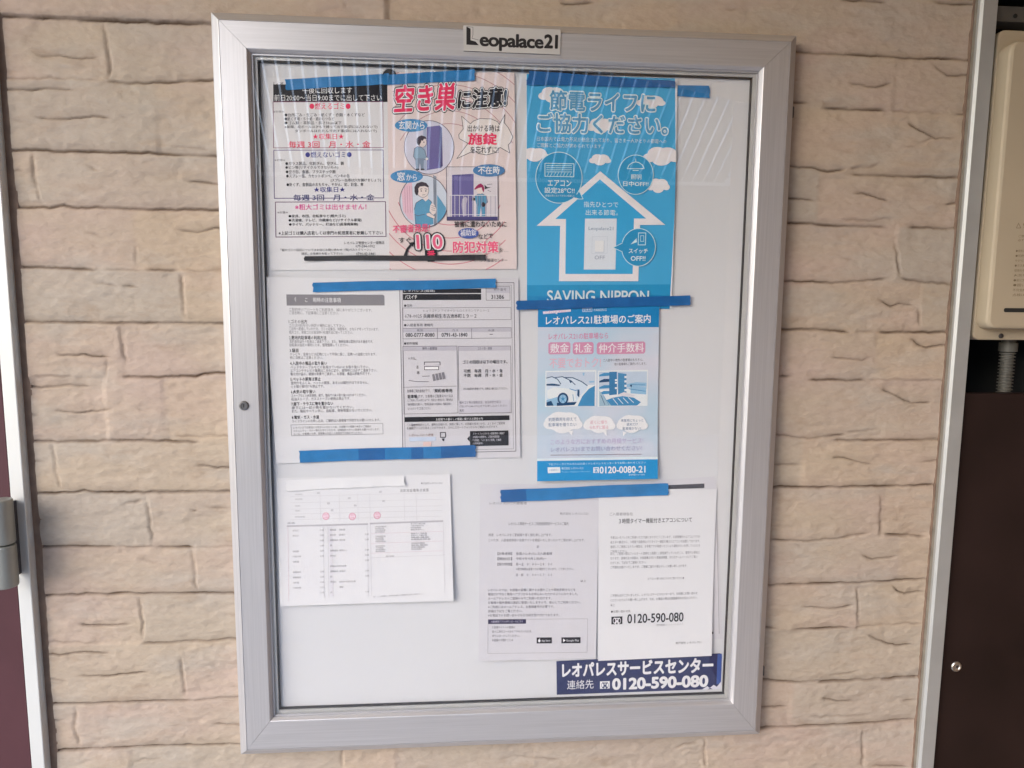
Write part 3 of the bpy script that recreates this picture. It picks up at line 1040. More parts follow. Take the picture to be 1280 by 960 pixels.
# name plate on the top rail
PLQ = [(579, 31.6), (701, 37.2), (700, 68.4), (579.5, 63.6)]
PLM = mat("silver_plate", (.60, .585, .57), rough=.45, var=.03, scale=20, metal=.35)
pl = Sheet(PLQ, -.0016, PLM)
IB = mat("black_plate_lettering", (.012, .010, .012), rough=.4, var=.1, scale=50)
pl.poly([(583, 33.2), (588.2, 35.8), (588.2, 50.2), (594.5, 52.0), (598.6, 56.6), (583, 55.8)], IB)
pl.line([(583.5, 33.2), (591.2, 34.0), (591.2, 43.5), (590, 47.8), (598, 50.0)], .45, IB)
pl.text("eopalace", 600.2, 41.2, 78.6, 20.8, IB, off=.034, res=8, space=.93)
pl.text("21", 681.2, 43.6, 16, 16, IB, off=.040, res=8, space=.9)
plo = pl.build("name_plate", board)
q4 = Sa(PLQ, -.0016)
bm = bmesh.new()
fv = [bm.verts.new((a_[0], -.0014, a_[2])) for a_ in q4]
bv = [bm.verts.new((a_[0], .0002, a_[2])) for a_ in q4]
for k in range(4):
    bm.faces.new((fv[k], fv[(k + 1) % 4], bv[(k + 1) % 4], bv[k]))
bm.faces.new(fv)
bm_obj("plate_edge", bm, DARKMETAL, plo)


# ------------------------------------------------------------------ 1 the refuse collection notice (upper left)
def lift(amp, p=2.0, side=0.0):
    return lambda a, b: amp * np.clip(b, 0, 1) ** p + side * np.clip(1 - 2 * a, 0, 1) ** 2


gN = Sheet([(335, 97), (490, 97), (493, 337), (338, 338)], .0186, PAPER, curl=lambda a, b: .0012 * np.sin(math.pi * b))
gN.rect(341.5, 105.5, 143, 22.2, K0)
gN.text("レオ", 342, 102.5, 13, 4.2, K1)
gN.text("午後に回収します", 378, 109, 62, 8, WHITE, off=.01)
gN.text("前日20:00〜当日9:00までに出して下さい", 343, 118.2, 134, 8.2, WHITE, off=.008)
gN.box(341.5, 127.5, 137, 57.5, .8, ink((120, 70, 96)))
gN.text("●燃えるゴミ●", 387, 128.6, 51, 8.4, RED, off=.012)
gN.text("※対象※", 342, 138.3, 13, 3, K2, res=1)
GL = [("●台所ごみ・生ごみ・紙くず・衣類・木くずなど", 356, 141.6, 100), ("●紙くず類・ちり紙・紙おむつなど", 356, 146.6, 62),
      ("●ゴム類・革製品・長さ50cm以下", 356, 151.6, 71), ("※新聞、段ボールはひもで縛って出す事(袋には入れないで)", 356, 156.9, 116),
      ("ダンボールはたたんで出す事(袋には入れないで)", 369, 162, 102)]
for s_, u_, v_, w_ in GL:
    gN.text(s_, u_, v_, w_, 4.4, K0, off=.012, res=1)
gN.text("★収集日★", 391, 167.2, 39, 7.2, RED, off=.01)
gN.text("毎週 3回　月・水・金", 361, 176.8, 102, 8, ink((206, 72, 98)), off=.016)
gN.box(342.5, 188, 136.5, 60, .9, ink((96, 84, 128)))
gN.text("●燃えないゴミ●", 382, 189.6, 57.5, 7.8, BLUEI, off=.012)
gN.text("※対象※", 343.5, 198.8, 13, 3, K2, res=1)
GL = [("●ガラス製品、化粧びん、空びん、鏡", 357, 202.4, 73), ("●ビン等(リサイクルできないもの)", 357, 207.6, 66), ("●空き缶、食器、プラスチック類", 357.5, 212.8, 62),
      ("●スプレー缶、カセットボンベ、ペンキの缶", 358, 218, 79), ("(スプレー缶等は穴を開けましょう)", 413.5, 223.6, 63), ("●針くず、金製品のおもちゃ、やかん、釘、針金、傘", 358.5, 228.8, 96)]
for s_, u_, v_, w_ in GL:
    gN.text(s_, u_, v_, w_, 4.5, K0, off=.012, res=1)
gN.text("★収集日★", 392.5, 233.8, 39, 6.8, BLUEI, off=.01)
gN.text("毎週 3回　月・水・金", 367, 243.4, 101, 7.6, ink((82, 84, 124)), off=.016)
gN.box(344.5, 252.8, 137.5, 43.5, .9, ink((104, 74, 104)))
gN.text("※粗大ゴミは出せません！", 369, 255.2, 89, 7.4, MAG, off=.012)
gN.text("※対象※", 347, 264.2, 13, 3, K2, res=1)
GL = [("●家具、布団、自転車など(粗大ゴミ)", 361, 268.4, 71), ("●洗濯機、テレビ、冷蔵庫など(リサイクル家電)", 361, 273.6, 91), ("●タイヤ、バッテリー、灯油など(産業廃棄物)", 361.5, 278.8, 86)]
for s_, u_, v_, w_ in GL:
    gN.text(s_, u_, v_, w_, 4.4, K0, off=.012, res=1)
gN.text("※上記ゴミは購入店若しくは専門の処理業者に依頼して下さい", 348.5, 289.2, 130, 4.8, K0, off=.012, res=1)
gN.text("レオパレス管理センター姫路店", 430.5, 301.8, 50, 3.8, K0, res=1)
gN.text("079-284-0702", 444.5, 306.2, 24, 3.4, K1, res=1)
gN.text("「粗大ゴミの回収についてはお店にお問い合わせ（有)ベストクリーン」", 351, 311, 112, 3.8, K0, res=1)
gN.text("請求、お見積りを取って下さい)", 377, 315.6, 51, 3.6, K0, res=1)
gN.text("0790-42-1881", 445, 315.6, 24, 3.6, K1, res=1)
gNo = gN.build("refuse_notice")
tag(gNo, "white refuse collection notice with boxed red and blue headings under a black header bar", "notice")

# ------------------------------------------------------------------ 2 the burglary warning poster
bP = Sheet([(484, 90), (643, 90.5), (646, 336.5), (487, 337)], .0180, PAPER_P, curl=lambda a, b: .0012 * np.sin(math.pi * b))
SW = ink((196, 120, 130))
SW2 = ink((178, 138, 140))
for k, rr in enumerate((62, 78, 94, 110, 126, 142, 158, 176)):
    for a0, a1 in ((20 + 9 * k, 150 + 4 * k), (205 + 7 * k, 330 + 3 * k)):
        bP.ering(562, 218, rr * .92, rr * 1.02, 1.0, SW if a0 < 180 else SW2, 48, a0, a1)
PKY = ink((236, 208, 202))
# title, red with white rim and black edge
for m_, of in ((K0, .105), (WHITE, .068), (RED, .030)):
    bP.text("空き巣", 492.0, 107.5, 75, 33.5, m_, off=of, res=4, skew=.12, slope=-.055)
for m_, of in ((K0, .13), (WHITE, .085), (K0, .042)):
    bP.text("に注意!", 572, 113.2, 60, 23, m_, off=of, res=4, skew=.08, slope=-.07)
OV = ink((66, 132, 180))
SKY = ink((150, 186, 206))
SKIN = ink((222, 206, 200))
HAIR = ink((58, 48, 58))
PURP = ink((104, 98, 150))
PURPD = ink((74, 70, 118))
CLO = ink((88, 148, 180))
CLO2 = ink((130, 156, 176))
LINE = ink((88, 80, 96))
# circle 1: somebody at a house door
bP.ell(536.5, 184.5, 31, 33.5, ink((198, 198, 212)))
bP.ering(536.5, 184.5, 31, 33.5, .8, LINE)
bP.poly([(529, 158), (533, 156), (533, 214), (529, 213)], ink((160, 170, 190)))
bP.poly([(533.5, 159), (549, 157), (552, 160), (552, 210), (533.5, 213)], PURP)
bP.poly([(549.5, 157), (552.5, 160), (553.5, 208), (549.5, 210)], PURPD)
bP.poly([(518, 186), (522, 183.5), (527, 184.5), (531, 188), (533, 196), (536, 198), (535, 200.5), (530, 199.5), (529.5, 200), (529, 212), (526.5, 212), (525, 204), (523.5, 212), (520, 212), (519.5, 200), (517, 196)], CLO2)
bP.line([(518, 186), (522, 183.5), (527, 184.5), (531, 188), (533, 196), (536, 198), (535, 200.5), (530, 199.5), (519.5, 200), (517, 196), (518, 186)], .6, LINE)
bP.poly([(519, 198), (530, 198), (529.5, 211), (526.5, 211), (525, 204), (523.5, 211), (520, 211)], ink((122, 138, 158)))
bP.poly([(520, 211), (524, 211), (524.5, 213), (520, 213)], K1)
bP.poly([(526, 211), (530, 211), (531, 213), (526, 213)], K1)
bP.ell(528, 178, 5.4, 6.4, SKIN)
bP.ering(528, 178, 5.4, 6.4, .5, LINE, 24)
bP.poly([(521, 178), (521, 174), (523, 171), (527, 169.5), (531.5, 171), (533.5, 173.5), (530, 174), (528.5, 176.5), (527, 175.5), (526, 179), (524, 182), (522, 181)], HAIR)
bP.ell(530, 178, .7, .9, K1, 8)
bP.ell(533.5, 199, 1.6, 1.5, SKIN, 12)
bP.ell(514, 157, 20.5, 8, OV)
bP.text("玄関から", 498.5, 151.5, 32, 10.6, WHITE, off=.014)
# the starburst
cu, cv = 608, 171.5
star = []
for (du, dv) in [(-31, -26), (-20, -16.5), (-16, -20), (-8, -23), (6, -22.5), (14, -19), (16, -15.5), (23, -28), (22, -18), (27, -12), (33, 0), (30, 7), (27, 10), (29, 20), (17, 13), (10, 20), (0, 22.5), (-10, 20.5), (-15, 17), (-37, 27), (-23, 8), (-34, 2), (-34.5, -3), (-29, -10)]:
    star.append((cu + du, cv + dv))
bP.poly(star, ink((226, 212, 208)))
bP.line(star, .7, K1, closed=True)
bP.text("出かける時は", 584.5, 156.5, 40, 8.4, K0, off=.014)
bP.text("施錠", 585.5, 167, 35, 14, RED, off=.035)
bP.text("を忘れずに!", 588, 183.2, 35, 8.6, K0, off=.014)
# circle 2: at a window
bP.ell(530, 252, 30, 32.5, ink((196, 204, 214)))
bP.poly([(502, 241), (507, 232), (515, 226), (517, 276), (511, 274), (504, 264)], ink((214, 180, 192)))
for x_ in (506, 509, 512, 515):
    bP.line([(x_, 233), (x_ + 1, 266)], .5, ink((176, 128, 148)))
bP.poly([(541.5, 219), (545.5, 221), (546, 281), (542.5, 282.5)], ink((126, 134, 146)))
bP.poly([(546.5, 244), (551, 250), (557.5, 260), (557, 266), (551, 276), (546.5, 279)], CLO)
bP.poly([(518, 262), (520, 254), (527, 249.5), (534, 248), (539, 252), (541.5, 258), (541, 270), (542, 280), (530, 284), (519, 282)], CLO)
bP.line([(518, 262), (520, 254), (527, 249.5), (534, 248), (539, 252), (541.5, 258)], .7, LINE)
bP.line([(520.5, 281), (518.5, 268), (522, 270), (531, 268)], .6, LINE)
bP.poly([(528, 248), (529, 243), (535, 243.5), (535.5, 249), (532, 252)], SKIN)
bP.ell(528.5, 238, 7.6, 9, SKIN)
bP.ering(528.5, 238, 7.6, 9, .5, LINE, 28)
bP.poly([(518.3, 240), (518.2, 234), (521, 229.5), (527, 227.4), (533, 229), (536.4, 233.4), (535, 234.5), (531, 232.8), (525, 233.5), (523, 236), (523.4, 240), (521.5, 245), (519.4, 243)], HAIR)
bP.line([(525, 236.8), (528, 236.2)], .7, K1)
bP.line([(531, 236.2), (534, 236.8)], .7, K1)
bP.ell(526.6, 239, .8, 1, K1, 8)
bP.ell(532.4, 239, .8, 1, K1, 8)
bP.line([(528, 244), (531.6, 243.6)], .5, K1)
bP.poly([(540, 254), (543, 256), (545.5, 262), (544.5, 267), (540.5, 268.5), (537, 264), (538, 257)], SKIN)
for dv in (0, 2.6, 5.2):
    bP.line([(539.5, 257 + dv), (544, 258.5 + dv)], .45, LINE)
bP.poly([(533, 267), (537, 266), (544, 271), (543, 274), (534, 270)], SKIN)
bP.line([(533, 267), (537, 266), (544, 271), (543, 274), (534, 270)], .5, LINE)
bP.ering(530, 252, 30, 32.5, .8, LINE)
bP.ell(508.5, 220.8, 20.2, 8, OV)
bP.text("窓", 496.5, 215.5, 9.5, 10.5, WHITE, off=.018)
bP.text("から", 508, 218, 13, 8, WHITE, off=.010)
# the balcony panel
bP.rect(558, 209, 64, 66.5, ink((206, 200, 204)))
bP.poly([(565, 219), (592, 217.5), (592, 271), (565, 271)], PURP)
bP.line([(567, 244), (567, 219.5), (590, 219)], .8, PURPD)
bP.line([(573, 219), (573, 271)], .5, PURPD)
bP.poly([(574, 221), (576.5, 221), (576.5, 243), (574, 243)], ink((128, 124, 172)))
bP.poly([(578, 249), (582, 246), (584.5, 249), (583, 255), (583, 270), (578.5, 270), (577, 256)], ink((176, 170, 186)))
bP.poly([(558.5, 271), (622, 271), (622, 276), (558.5, 276)], PURPD)
bP.poly([(593, 246), (597, 243), (603, 242.5), (608, 245), (609.5, 253), (606.5, 256), (606.5, 270.5), (602.5, 270.5), (601, 259), (599.5, 270.5), (595.5, 270.5), (595.5, 256)], CLO)
bP.line([(593, 246), (597, 243), (603, 242.5), (608, 245), (609.5, 253), (606.5, 256), (606.5, 270.5)], .5, LINE)
for x_ in (598, 601, 604):
    bP.line([(x_, 244), (x_, 258)], .4, LINE)
bP.ell(600, 237.5, 4.4, 5.2, SKIN)
bP.poly([(592.5, 237), (595, 233.5), (598, 230.8), (601, 229.6), (604, 232), (605.5, 236), (604.5, 241), (602.8, 238), (602, 234.5), (598, 235.4), (594, 237.4)], ink((150, 40, 84)))
bP.poly([(605.5, 231), (609, 234.4), (614, 234.2), (606, 237)], K1)
bP.line([(609, 231), (615, 230.4)], .5, K1)
bP.line([(609.5, 238), (613.5, 240)], .5, K1)
bP.ell(604, 256, 2.6, 3, K1, 14)
bP.poly([(589.5, 247.5), (594, 247.5), (594, 251), (589.5, 251)], K1)
RAILP = ink((222, 222, 230))
bP.line([(562, 244.4), (621, 244.4)], .8, RAILP)
for k in range(11):
    bP.line([(563 + 5.6 * k, 245), (563 + 5.6 * k, 271)], .6, RAILP if 565 < 563 + 5.6 * k < 593 else ink((150, 146, 166)))
bP.line([(562, 268.6), (621, 268.6)], .6, RAILP)
bP.box(558, 209, 64, 66.5, .7, LINE)
bP.ell(611, 213.5, 20, 7.8, ink((74, 122, 168)))
bP.text("不在時", 597.5, 208.4, 27, 9.6, WHITE, off=.016)
bP.text("被害に遭わないために", 568, 276.6, 65, 7.6, K0, off=.014)
bP.text("不審者発見!", 491, 282, 46, 9.6, ink((220, 92, 128)), off=.02, skew=.05, slope=-.05)
bP.text("すぐ", 498.5, 297, 15, 7, K0, off=.012)
bP.poly([(504.5, 320), (508, 311), (512.5, 305.6), (511, 303.6), (518.6, 302.4), (516, 308.6), (514.6, 307), (510.6, 312.4), (508.5, 320)], K0)
for m_, of in ((K0, .15), (WHITE, .085), (ink((222, 96, 128)), .022)):
    bP.text("110", 521.5, 293.8, 31.5, 17.2, m_, off=of, res=5, skew=-.05, space=.95)
bP.poly([(531, 313), (546, 312), (547, 322), (543, 327), (535, 327.4), (531.5, 322)], K0)
bP.text("番", 534, 313.5, 10, 11, RED, off=.03)
bP.ell(585.5, 291.8, 12.8, 6.6, ink((72, 92, 160)))
bP.text("補助錠", 575.5, 287.4, 20, 8.4, WHITE, off=.012, slope=-.06)
bP.text("などで", 598, 293, 18, 6.4, K0, off=.012, slope=-.08)
for m_, of in ((PKY, .10), (ink((218, 84, 122)), .028)):
    bP.text("防犯対策", 566.5, 302, 56.5, 14, m_, off=of, res=3)
bP.text("を…", 624, 310.5, 11, 4.6, K0, off=.008)
bP.text("レオパレス管理センター", 588, 323.2, 46, 4.4, K1, off=.004)
bPo = bP.build("warning_poster")
tag(bPo, "pale pink burglary warning poster with red title, cartoon scenes in circles and swirling lines", "poster")

# ------------------------------------------------------------------ 3 the power saving poster
PB = mat("sky_blue_poster_print", alb((66, 158, 202), .80), rough=.5, var=.05, scale=4, spec=.3)
PB2 = ink((36, 138, 184))
PB3 = ink((30, 128, 178))
PW = ink((224, 214, 214))
sP = Sheet([(657.5, 92), (847, 98), (839.5, 386), (658, 386)], .0182, PAPER_W, curl=lambda a, b: .0022 * np.sin(math.pi * b) * np.clip(a, 0, 1) ** 2 + .0006 * np.sin(math.pi * b), step=7, dl=2.2e-5)
sP.poly([(658.3, 92.5), (843.8, 98), (844.2, 232), (837, 386), (658.6, 386)], PB)
sP.poly([(658.6, 356.5), (838.3, 355.5), (837, 386), (658.6, 386)], PB2)
sP.poly([(658.6, 370), (837.7, 369), (837, 386), (658.6, 386)], PB3)
for u_, v_, w_, h_ in ((690, 118, 34, 18), (813, 127, 36, 15), (750, 157, 34, 18), (668, 193, 34, 16), (749.5, 199.5, 27, 13), (826, 195, 46, 22), (822, 232, 28, 17)):
    sP.cloud(u_, v_, w_, h_, PW)
TB = ink((98, 150, 182))
for m_, of in ((ink((206, 222, 230)), .078), (ink((84, 146, 182)), .026)):
    sP.text("節電ライフに", 687.5, 113.5, 129, 23.5, m_, off=of, res=4)
    sP.text("ご協力ください。", 672, 141.5, 160, 23, m_, off=of, res=4)
LB = ink((206, 218, 226))
sP.text("日本国内では電力不足が懸念されており、皆さま一人ひとりの節電への", 671, 170.8, 160, 5.6, LB, res=1)
sP.text("ご理解とご協力が求められています。", 671, 178.8, 81, 5.4, LB, res=1)
# the house-shaped arrow
aro = [(750, 214.5), (831, 281.5), (799.5, 281.5), (797.5, 351.5), (698.5, 351.5), (700, 282.5), (670.5, 282.5)]
ari = [(749.5, 224.5), (807, 273.5), (792, 273.5), (790.5, 342.5), (706.5, 342.5), (707.3, 274), (694, 273.8)]
sP.poly(aro, PW)
sP.poly(ari, ink((56, 156, 202)))
sP.text("指先ひとつで", 729.5, 252, 43, 7.2, LB, off=.006)
sP.text("出来る節電。", 732, 262.2, 40, 7, LB, off=.006)
PLT = ink((206, 212, 218))
sP.poly([(731, 273.5), (770.5, 273.5), (769, 337), (729.5, 337)], PLT)
sP.text("Leopalace21", 735.5, 283.5, 31, 5.6, ink((104, 130, 156)), off=.004)
sP.line([(740, 296), (759, 296), (758.5, 317), (739.5, 317), (740, 296)], .5, ink((188, 196, 204)))
sP.rect(743.5, 301, 11, 14, ink((216, 218, 222)))
sP.line([(754.8, 301), (754.6, 315.4), (743.4, 315.4)], .6, ink((172, 182, 192)))
sP.text("OFF", 743, 319.6, 13, 4.8, ink((136, 148, 164)))
RNG_W = ink((190, 216, 228))
# bubble: air conditioner
sP.ell(698.5, 222.5, 28.5, 31.5, ink((44, 140, 184)))
sP.poly([(722, 237), (729, 249.5), (717, 247)], ink((44, 140, 184)))
sP.ering(698.5, 222.5, 28.5, 31.5, .9, RNG_W, 52, 58, 400)
sP.line([(723.5, 238), (728.5, 249), (714, 249.2)], .8, RNG_W)
sP.box(681, 204.4, 35.5, 16, .9, RNG_W)
for k in range(4):
    sP.line([(683, 207.4 + 2.6 * k), (714.5, 207.4 + 2.6 * k)], .7, RNG_W)
for k in range(8):
    sP.line([(686 + 4 * k, 216), (684 + 4 * k, 220)], .6, RNG_W)
sP.text("エアコン", 684.5, 225.4, 29, 7.4, LB, off=.014)
sP.text("設定28℃!!", 680.5, 234.4, 37, 7.2, LB, off=.014)
sP.text("(室温が高くなりすぎない程度に)", 681, 243.4, 36, 3, LB, res=1)
# bubble: lamp
sP.ell(794, 219, 22, 24.5, ink((48, 144, 188)))
sP.ering(794, 219, 22, 24.5, .8, RNG_W, 44)
sP.line([(794, 199), (794, 203)], .8, RNG_W)
sP.line([(783.5, 211.4), (785.5, 207), (790, 203.8), (794, 203), (798, 203.8), (802.5, 207), (804.5, 211.4), (783.5, 211.4)], .9, RNG_W)
sP.line([(790.5, 213.6), (797.5, 213.6)], .8, RNG_W)
sP.text("照明", 788, 218.6, 13, 6.2, LB, off=.012)
sP.text("日中OFF!!", 778.5, 227, 31.5, 6.2, LB, off=.014)
# bubble: switch
sP.poly([(765.5, 310), (778, 305), (778, 314)], PB2)
sP.ell(797.5, 309.5, 21.5, 24, PB2)
sP.ering(797.5, 309.5, 21.5, 24, .9, RNG_W, 44, 195, 525)
sP.line([(777.4, 304), (766, 309.8), (777.4, 315)], .7, RNG_W)
sP.line([(797.5, 291.5), (806.5, 291.5), (806, 306.4), (797, 306.4), (797.5, 291.5)], .9, RNG_W)
sP.line([(800, 295), (804, 295), (804, 302), (800, 302), (800, 295)], .6, RNG_W)
sP.poly([(795, 298), (795.5, 303), (787.5, 305.8)], RNG_W)
sP.text("スイッチ", 785.5, 311, 24, 6, LB, off=.018)
sP.text("OFF!!", 788, 320.4, 18.5, 5.8, LB, off=.02)
sP.text("SAVING NIPPON", 684, 363.2, 129, 14.5, ink((196, 214, 224)), off=.016, res=5)
sPo = sP.build("saving_poster")
tag(sPo, "tall sky blue power saving poster with white clouds and house-shaped arrow outline", "poster")

# ------------------------------------------------------------------ 4 the car park flyer
FB = mat("pale_blue_flyer_print", alb((172, 192, 206), .80), rough=.4, var=.06, scale=9, spec=.35)
for e_, c_ in zip([n for n in FB.node_tree.nodes if n.type == "VALTORGB"][0].color_ramp.elements, ((158, 192, 208), (206, 202, 210))):   # washes of blue and pale pink
    e_.color = alb(c_) + (1,)
fy = Sheet([(672.5, 372), (824.5, 369), (821, 597.5), (671, 600.5)], .0168, FB, curl=lambda a, b: .0046 * np.clip((b - .55) / .45, 0, 1) ** 2, corner={2: 4})
FBL = ink((20, 122, 178))
fy.poly([(672.5, 372), (824.5, 369), (823.5, 409), (672, 409)], FBL)
fy.poly([(678.5, 389.5), (713.5, 386.6), (713.5, 389.5), (697, 391), (696, 393), (694, 391.4), (679, 392.6)], ink((214, 204, 212)))
fy.text("レオパレス21の", 682, 388, 26, 2.8, ink((190, 130, 160)), res=1)
fy.line([(728.4, 385.4), (740, 385), (740, 389.4), (728.4, 389.6), (728.4, 385.4)], .5, WHITE)
fy.text("駐車場", 729.6, 386, 9, 2.6, WHITE, res=1)
fy.text("PARKING", 742.5, 386, 15.5, 3, LB, res=1)
fy.text("レオパレス21駐車場のご案内", 682.5, 395.4, 130, 10.6, WHITE, off=.016, res=3)
for u_, v_, w_, h_, c_ in ((700, 470, 70, 46, (176, 186, 204)), (790, 420, 64, 36, (188, 198, 206)), (680, 545, 44, 60, (184, 200, 210)), (800, 560, 60, 30, (206, 206, 208)), (742, 568, 90, 20, (200, 198, 206))):
    pass
PKT = ink((198, 128, 158))
fy.text("レオパレス21の駐車場なら", 686, 417, 74, 7.8, PKT, off=.014)
for u_, w_ in ((685.5, 27.5), (716, 26), (746, 60.5)):
    a_ = fy.loc([(u_, 428)])[0]
    c_ = [(a_[0] + 2, a_[1]), (a_[0] + w_ - 2, a_[1]), (a_[0] + w_, a_[1] + 2), (a_[0] + w_, a_[1] + 13), (a_[0] + w_ - 2, a_[1] + 15), (a_[0] + 2, a_[1] + 15), (a_[0], a_[1] + 13), (a_[0], a_[1] + 2)]
    fy.poly(c_, ink((196, 136, 164)), True)
for s_, u_, w_ in (("敷金", 688, 23), ("礼金", 718, 22), ("仲介手数料", 748.5, 56)):
    fy.text(s_, u_, 429.6, w_, 11.4, ink((230, 220, 226)), off=.012, res=3)
fy.text("不要でおトク!", 687, 448.2, 64, 12, ink((208, 172, 186)), off=.02, res=3)
fy.text("ご入居中の物件の駐車場はもちろん、", 754, 448.6, 50, 3.6, K1, res=1)
fy.text("他の駐車場もご案内いたします。", 768, 453.4, 40, 3.6, K1, res=1)
# photo of cars
PHW = ink((214, 222, 230))
PHB = ink((64, 132, 176))
PHD = ink((26, 66, 104))
PHM = ink((140, 178, 204))
fy.rect(681.8, 463.6, 63.5, 45, PHW)
fy.poly([(683, 465), (744, 464.6), (743.6, 481), (683, 481)], ink((186, 196, 208)))
fy.poly([(722, 507.6), (728, 495), (736, 486), (743.6, 482), (743.2, 507.4)], PHB)
fy.poly([(683, 473), (690, 471), (700, 471.4), (715, 472.5), (726, 476), (735, 481.6), (733, 488), (724, 496), (719, 505), (683, 507.6)], ink((196, 208, 220)))
fy.line([(683, 472.6), (690, 470.8), (697, 474), (701, 480)], 1.0, PHD)
fy.line([(694, 472), (703, 470.8), (714, 476), (719, 481)], 1.0, PHD)
fy.line([(706, 472), (716, 472.2), (727, 477), (734, 482)], 1.1, PHD)
fy.poly([(683, 480), (690, 479.4), (695, 480), (701, 481), (699, 482.4), (683, 482)], PHD)
fy.poly([(711, 475), (715, 477.4), (713, 479)], PHD)
fy.poly([(684, 488), (692, 484), (712, 486), (719, 490), (720, 500), (712, 503), (709, 494), (704, 490.6), (699, 492), (697, 498), (690, 500), (684, 497)], PHW)
fy.line([(712, 486), (719, 488), (724, 487)], .9, PHB)
fy.poly([(722, 487), (724.5, 488), (724, 497), (721.4, 494)], PHD)
fy.line([(716, 493), (717, 501)], .7, PHB)
fy.poly([(683, 500), (697, 496), (698, 507), (683, 507.4)], PHM)
fy.poly([(683, 503), (689, 501), (692, 507), (683, 507.4)], PHD)
fy.poly([(696, 503.4), (721, 502.4), (718, 506.2), (696, 507.4)], PHD)
fy.ell(703.6, 498.4, 6.8, 7.6, PHD, 28)
fy.ell(703.6, 498.6, 4.6, 5.4, PHM, 24)
fy.ell(703.6, 498.6, 1.6, 1.9, PHB, 14)
for k in range(5):
    a_ = k * 2 * math.pi / 5
    fy.line([(703.6, 498.6), (703.6 + 4.2 * math.sin(a_), 498.6 - 5 * math.cos(a_))], .6, PHB)
fy.poly([(728, 466), (731, 465.6), (730, 470), (728.5, 469)], PHM)
fy.poly([(736, 476.4), (743, 476), (743, 478), (737, 478.4)], PHM)
# photo of apartment building and bays
fy.rect(747.4, 463.4, 62.5, 45, PHW)
fy.poly([(748.6, 464.8), (808.6, 464.2), (808.2, 486), (748.6, 487)], ink((180, 194, 208)))
for v_ in (466, 473.6, 481.4, 488.6):
    fy.poly([(749, v_ + 2.6), (755, v_), (761.4, v_), (761.4, v_ + 3.6), (749, v_ + 4.6)], PHB if v_ != 473.6 else PHD)
fy.poly([(761.4, 464.8), (771, 464.6), (771, 493), (761.4, 494)], ink((54, 116, 160)))
fy.poly([(772.4, 466), (783, 467.4), (783, 492), (772.4, 493)], ink((70, 130, 170)))
for v_ in (474, 477.4, 484):
    fy.rect(768.6, v_, 2.8, 2.2, PHW)
for v_ in (470, 475.4, 481, 486.4):
    fy.rect(780.4, v_, 2.6, 2.6, PHW)
fy.poly([(783.4, 480), (795, 477.6), (808, 478.4), (808, 483), (783.4, 484)], PHM)
fy.poly([(788, 483), (807.6, 484), (807.6, 493), (788, 491.6)], PHM)
fy.line([(786, 486), (807, 489)], .8, PHB)
fy.line([(788, 480.6), (806, 481)], .7, PHB)
fy.poly([(787, 481), (790, 481), (789, 484.6)], PHD)
fy.poly([(749, 488), (758, 500), (764, 507), (749, 507.6)], ink((150, 176, 190)))
fy.poly([(764, 507), (758, 500), (766, 497), (778, 495), (792, 497), (801, 502.6), (796, 506.8)], PHB)
fy.poly([(770, 494), (780, 490), (794, 494), (790, 496), (778, 494.6)], ink((206, 202, 206)))
for k in range(4):
    fy.line([(766 + 6.4 * k, 498 - .4 * k), (772 + 6.6 * k, 505.5 - .8 * k)], .8, PHW)
fy.line([(751, 494), (756, 506)], .6, PHD)
fy.line([(753, 492), (761, 506)], .6, PHB)
# speech clouds
BUB = ink((222, 222, 222))
for u_, v_, w_, h_ in ((703, 527, 46, 31), (748.5, 529.5, 38, 25), (789.5, 529, 37, 26)):
    fy.cloud(u_, v_, w_ * 1.05, h_ * .82, BUB)
    fy.ell(u_, v_, w_ * .49, h_ * .38, BUB)
fy.poly([(710, 539), (716, 538), (714.6, 544)], BUB)
fy.poly([(753, 539), (758, 538), (758, 545)], BUB)
fy.poly([(778, 539), (783, 540), (778.6, 545)], BUB)
fy.text("初期費用を抑えて", 685.5, 522, 35, 4.6, ink((84, 112, 146)), off=.008)
fy.text("駐車場を借りたい", 685.5, 528.6, 35, 4.6, ink((84, 112, 146)), off=.008)
fy.text("近くに借り", 737.5, 525.6, 21, 4.4, ink((216, 150, 166)), off=.004)
fy.text("られずに困る", 737, 532, 23, 4.4, ink((216, 150, 166)), off=.004)
fy.text("来客用にちょっと", 776, 523.6, 28, 3.8, ink((84, 112, 146)), off=.006)
fy.text("週末だけ", 783, 528.4, 14, 3.8, ink((84, 112, 146)), off=.006)
fy.text("駐車場がない!", 778, 533.6, 23, 3.8, ink((84, 112, 146)), off=.006)
fy.text("このような方におすすめの月極サービス!", 688, 549, 116, 6.6, ink((182, 168, 196)), off=.002)
fy.text("レオパレス21までお問い合わせください!", 688.5, 558.6, 114, 6, ink((156, 154, 184)), off=.002)
fy.line([(688, 568.4), (801, 567.2)], .8, ink((150, 140, 150)))
fy.poly([(671, 575.6), (821.5, 573.4), (821, 598), (671, 600.8)], ink((16, 134, 190)))
fy.poly([(671.1, 572.6), (821.6, 570.2), (821.5, 573.4), (671, 575.6)], ink((206, 216, 222)))
fy.text("下記フリーダイヤルまたはお近くのレオパレスセンターまでお問い合わせください", 685, 578.4, 122, 2.8, LB, res=1)
fy.poly([(684, 583.4), (699.5, 583), (700, 590), (684.4, 590.6)], ink((214, 222, 228)))
fy.text("お客様窓口", 686, 585.6, 12, 2.6, ink((120, 150, 180)), res=1)
fy.text("株式会社 レオパレス21", 701.5, 583.2, 27, 3.2, LB, res=1)
fy.text("Tokyo Nakano Honcho", 701.5, 588.2, 36, 2.2, ink((150, 196, 222)), res=1)


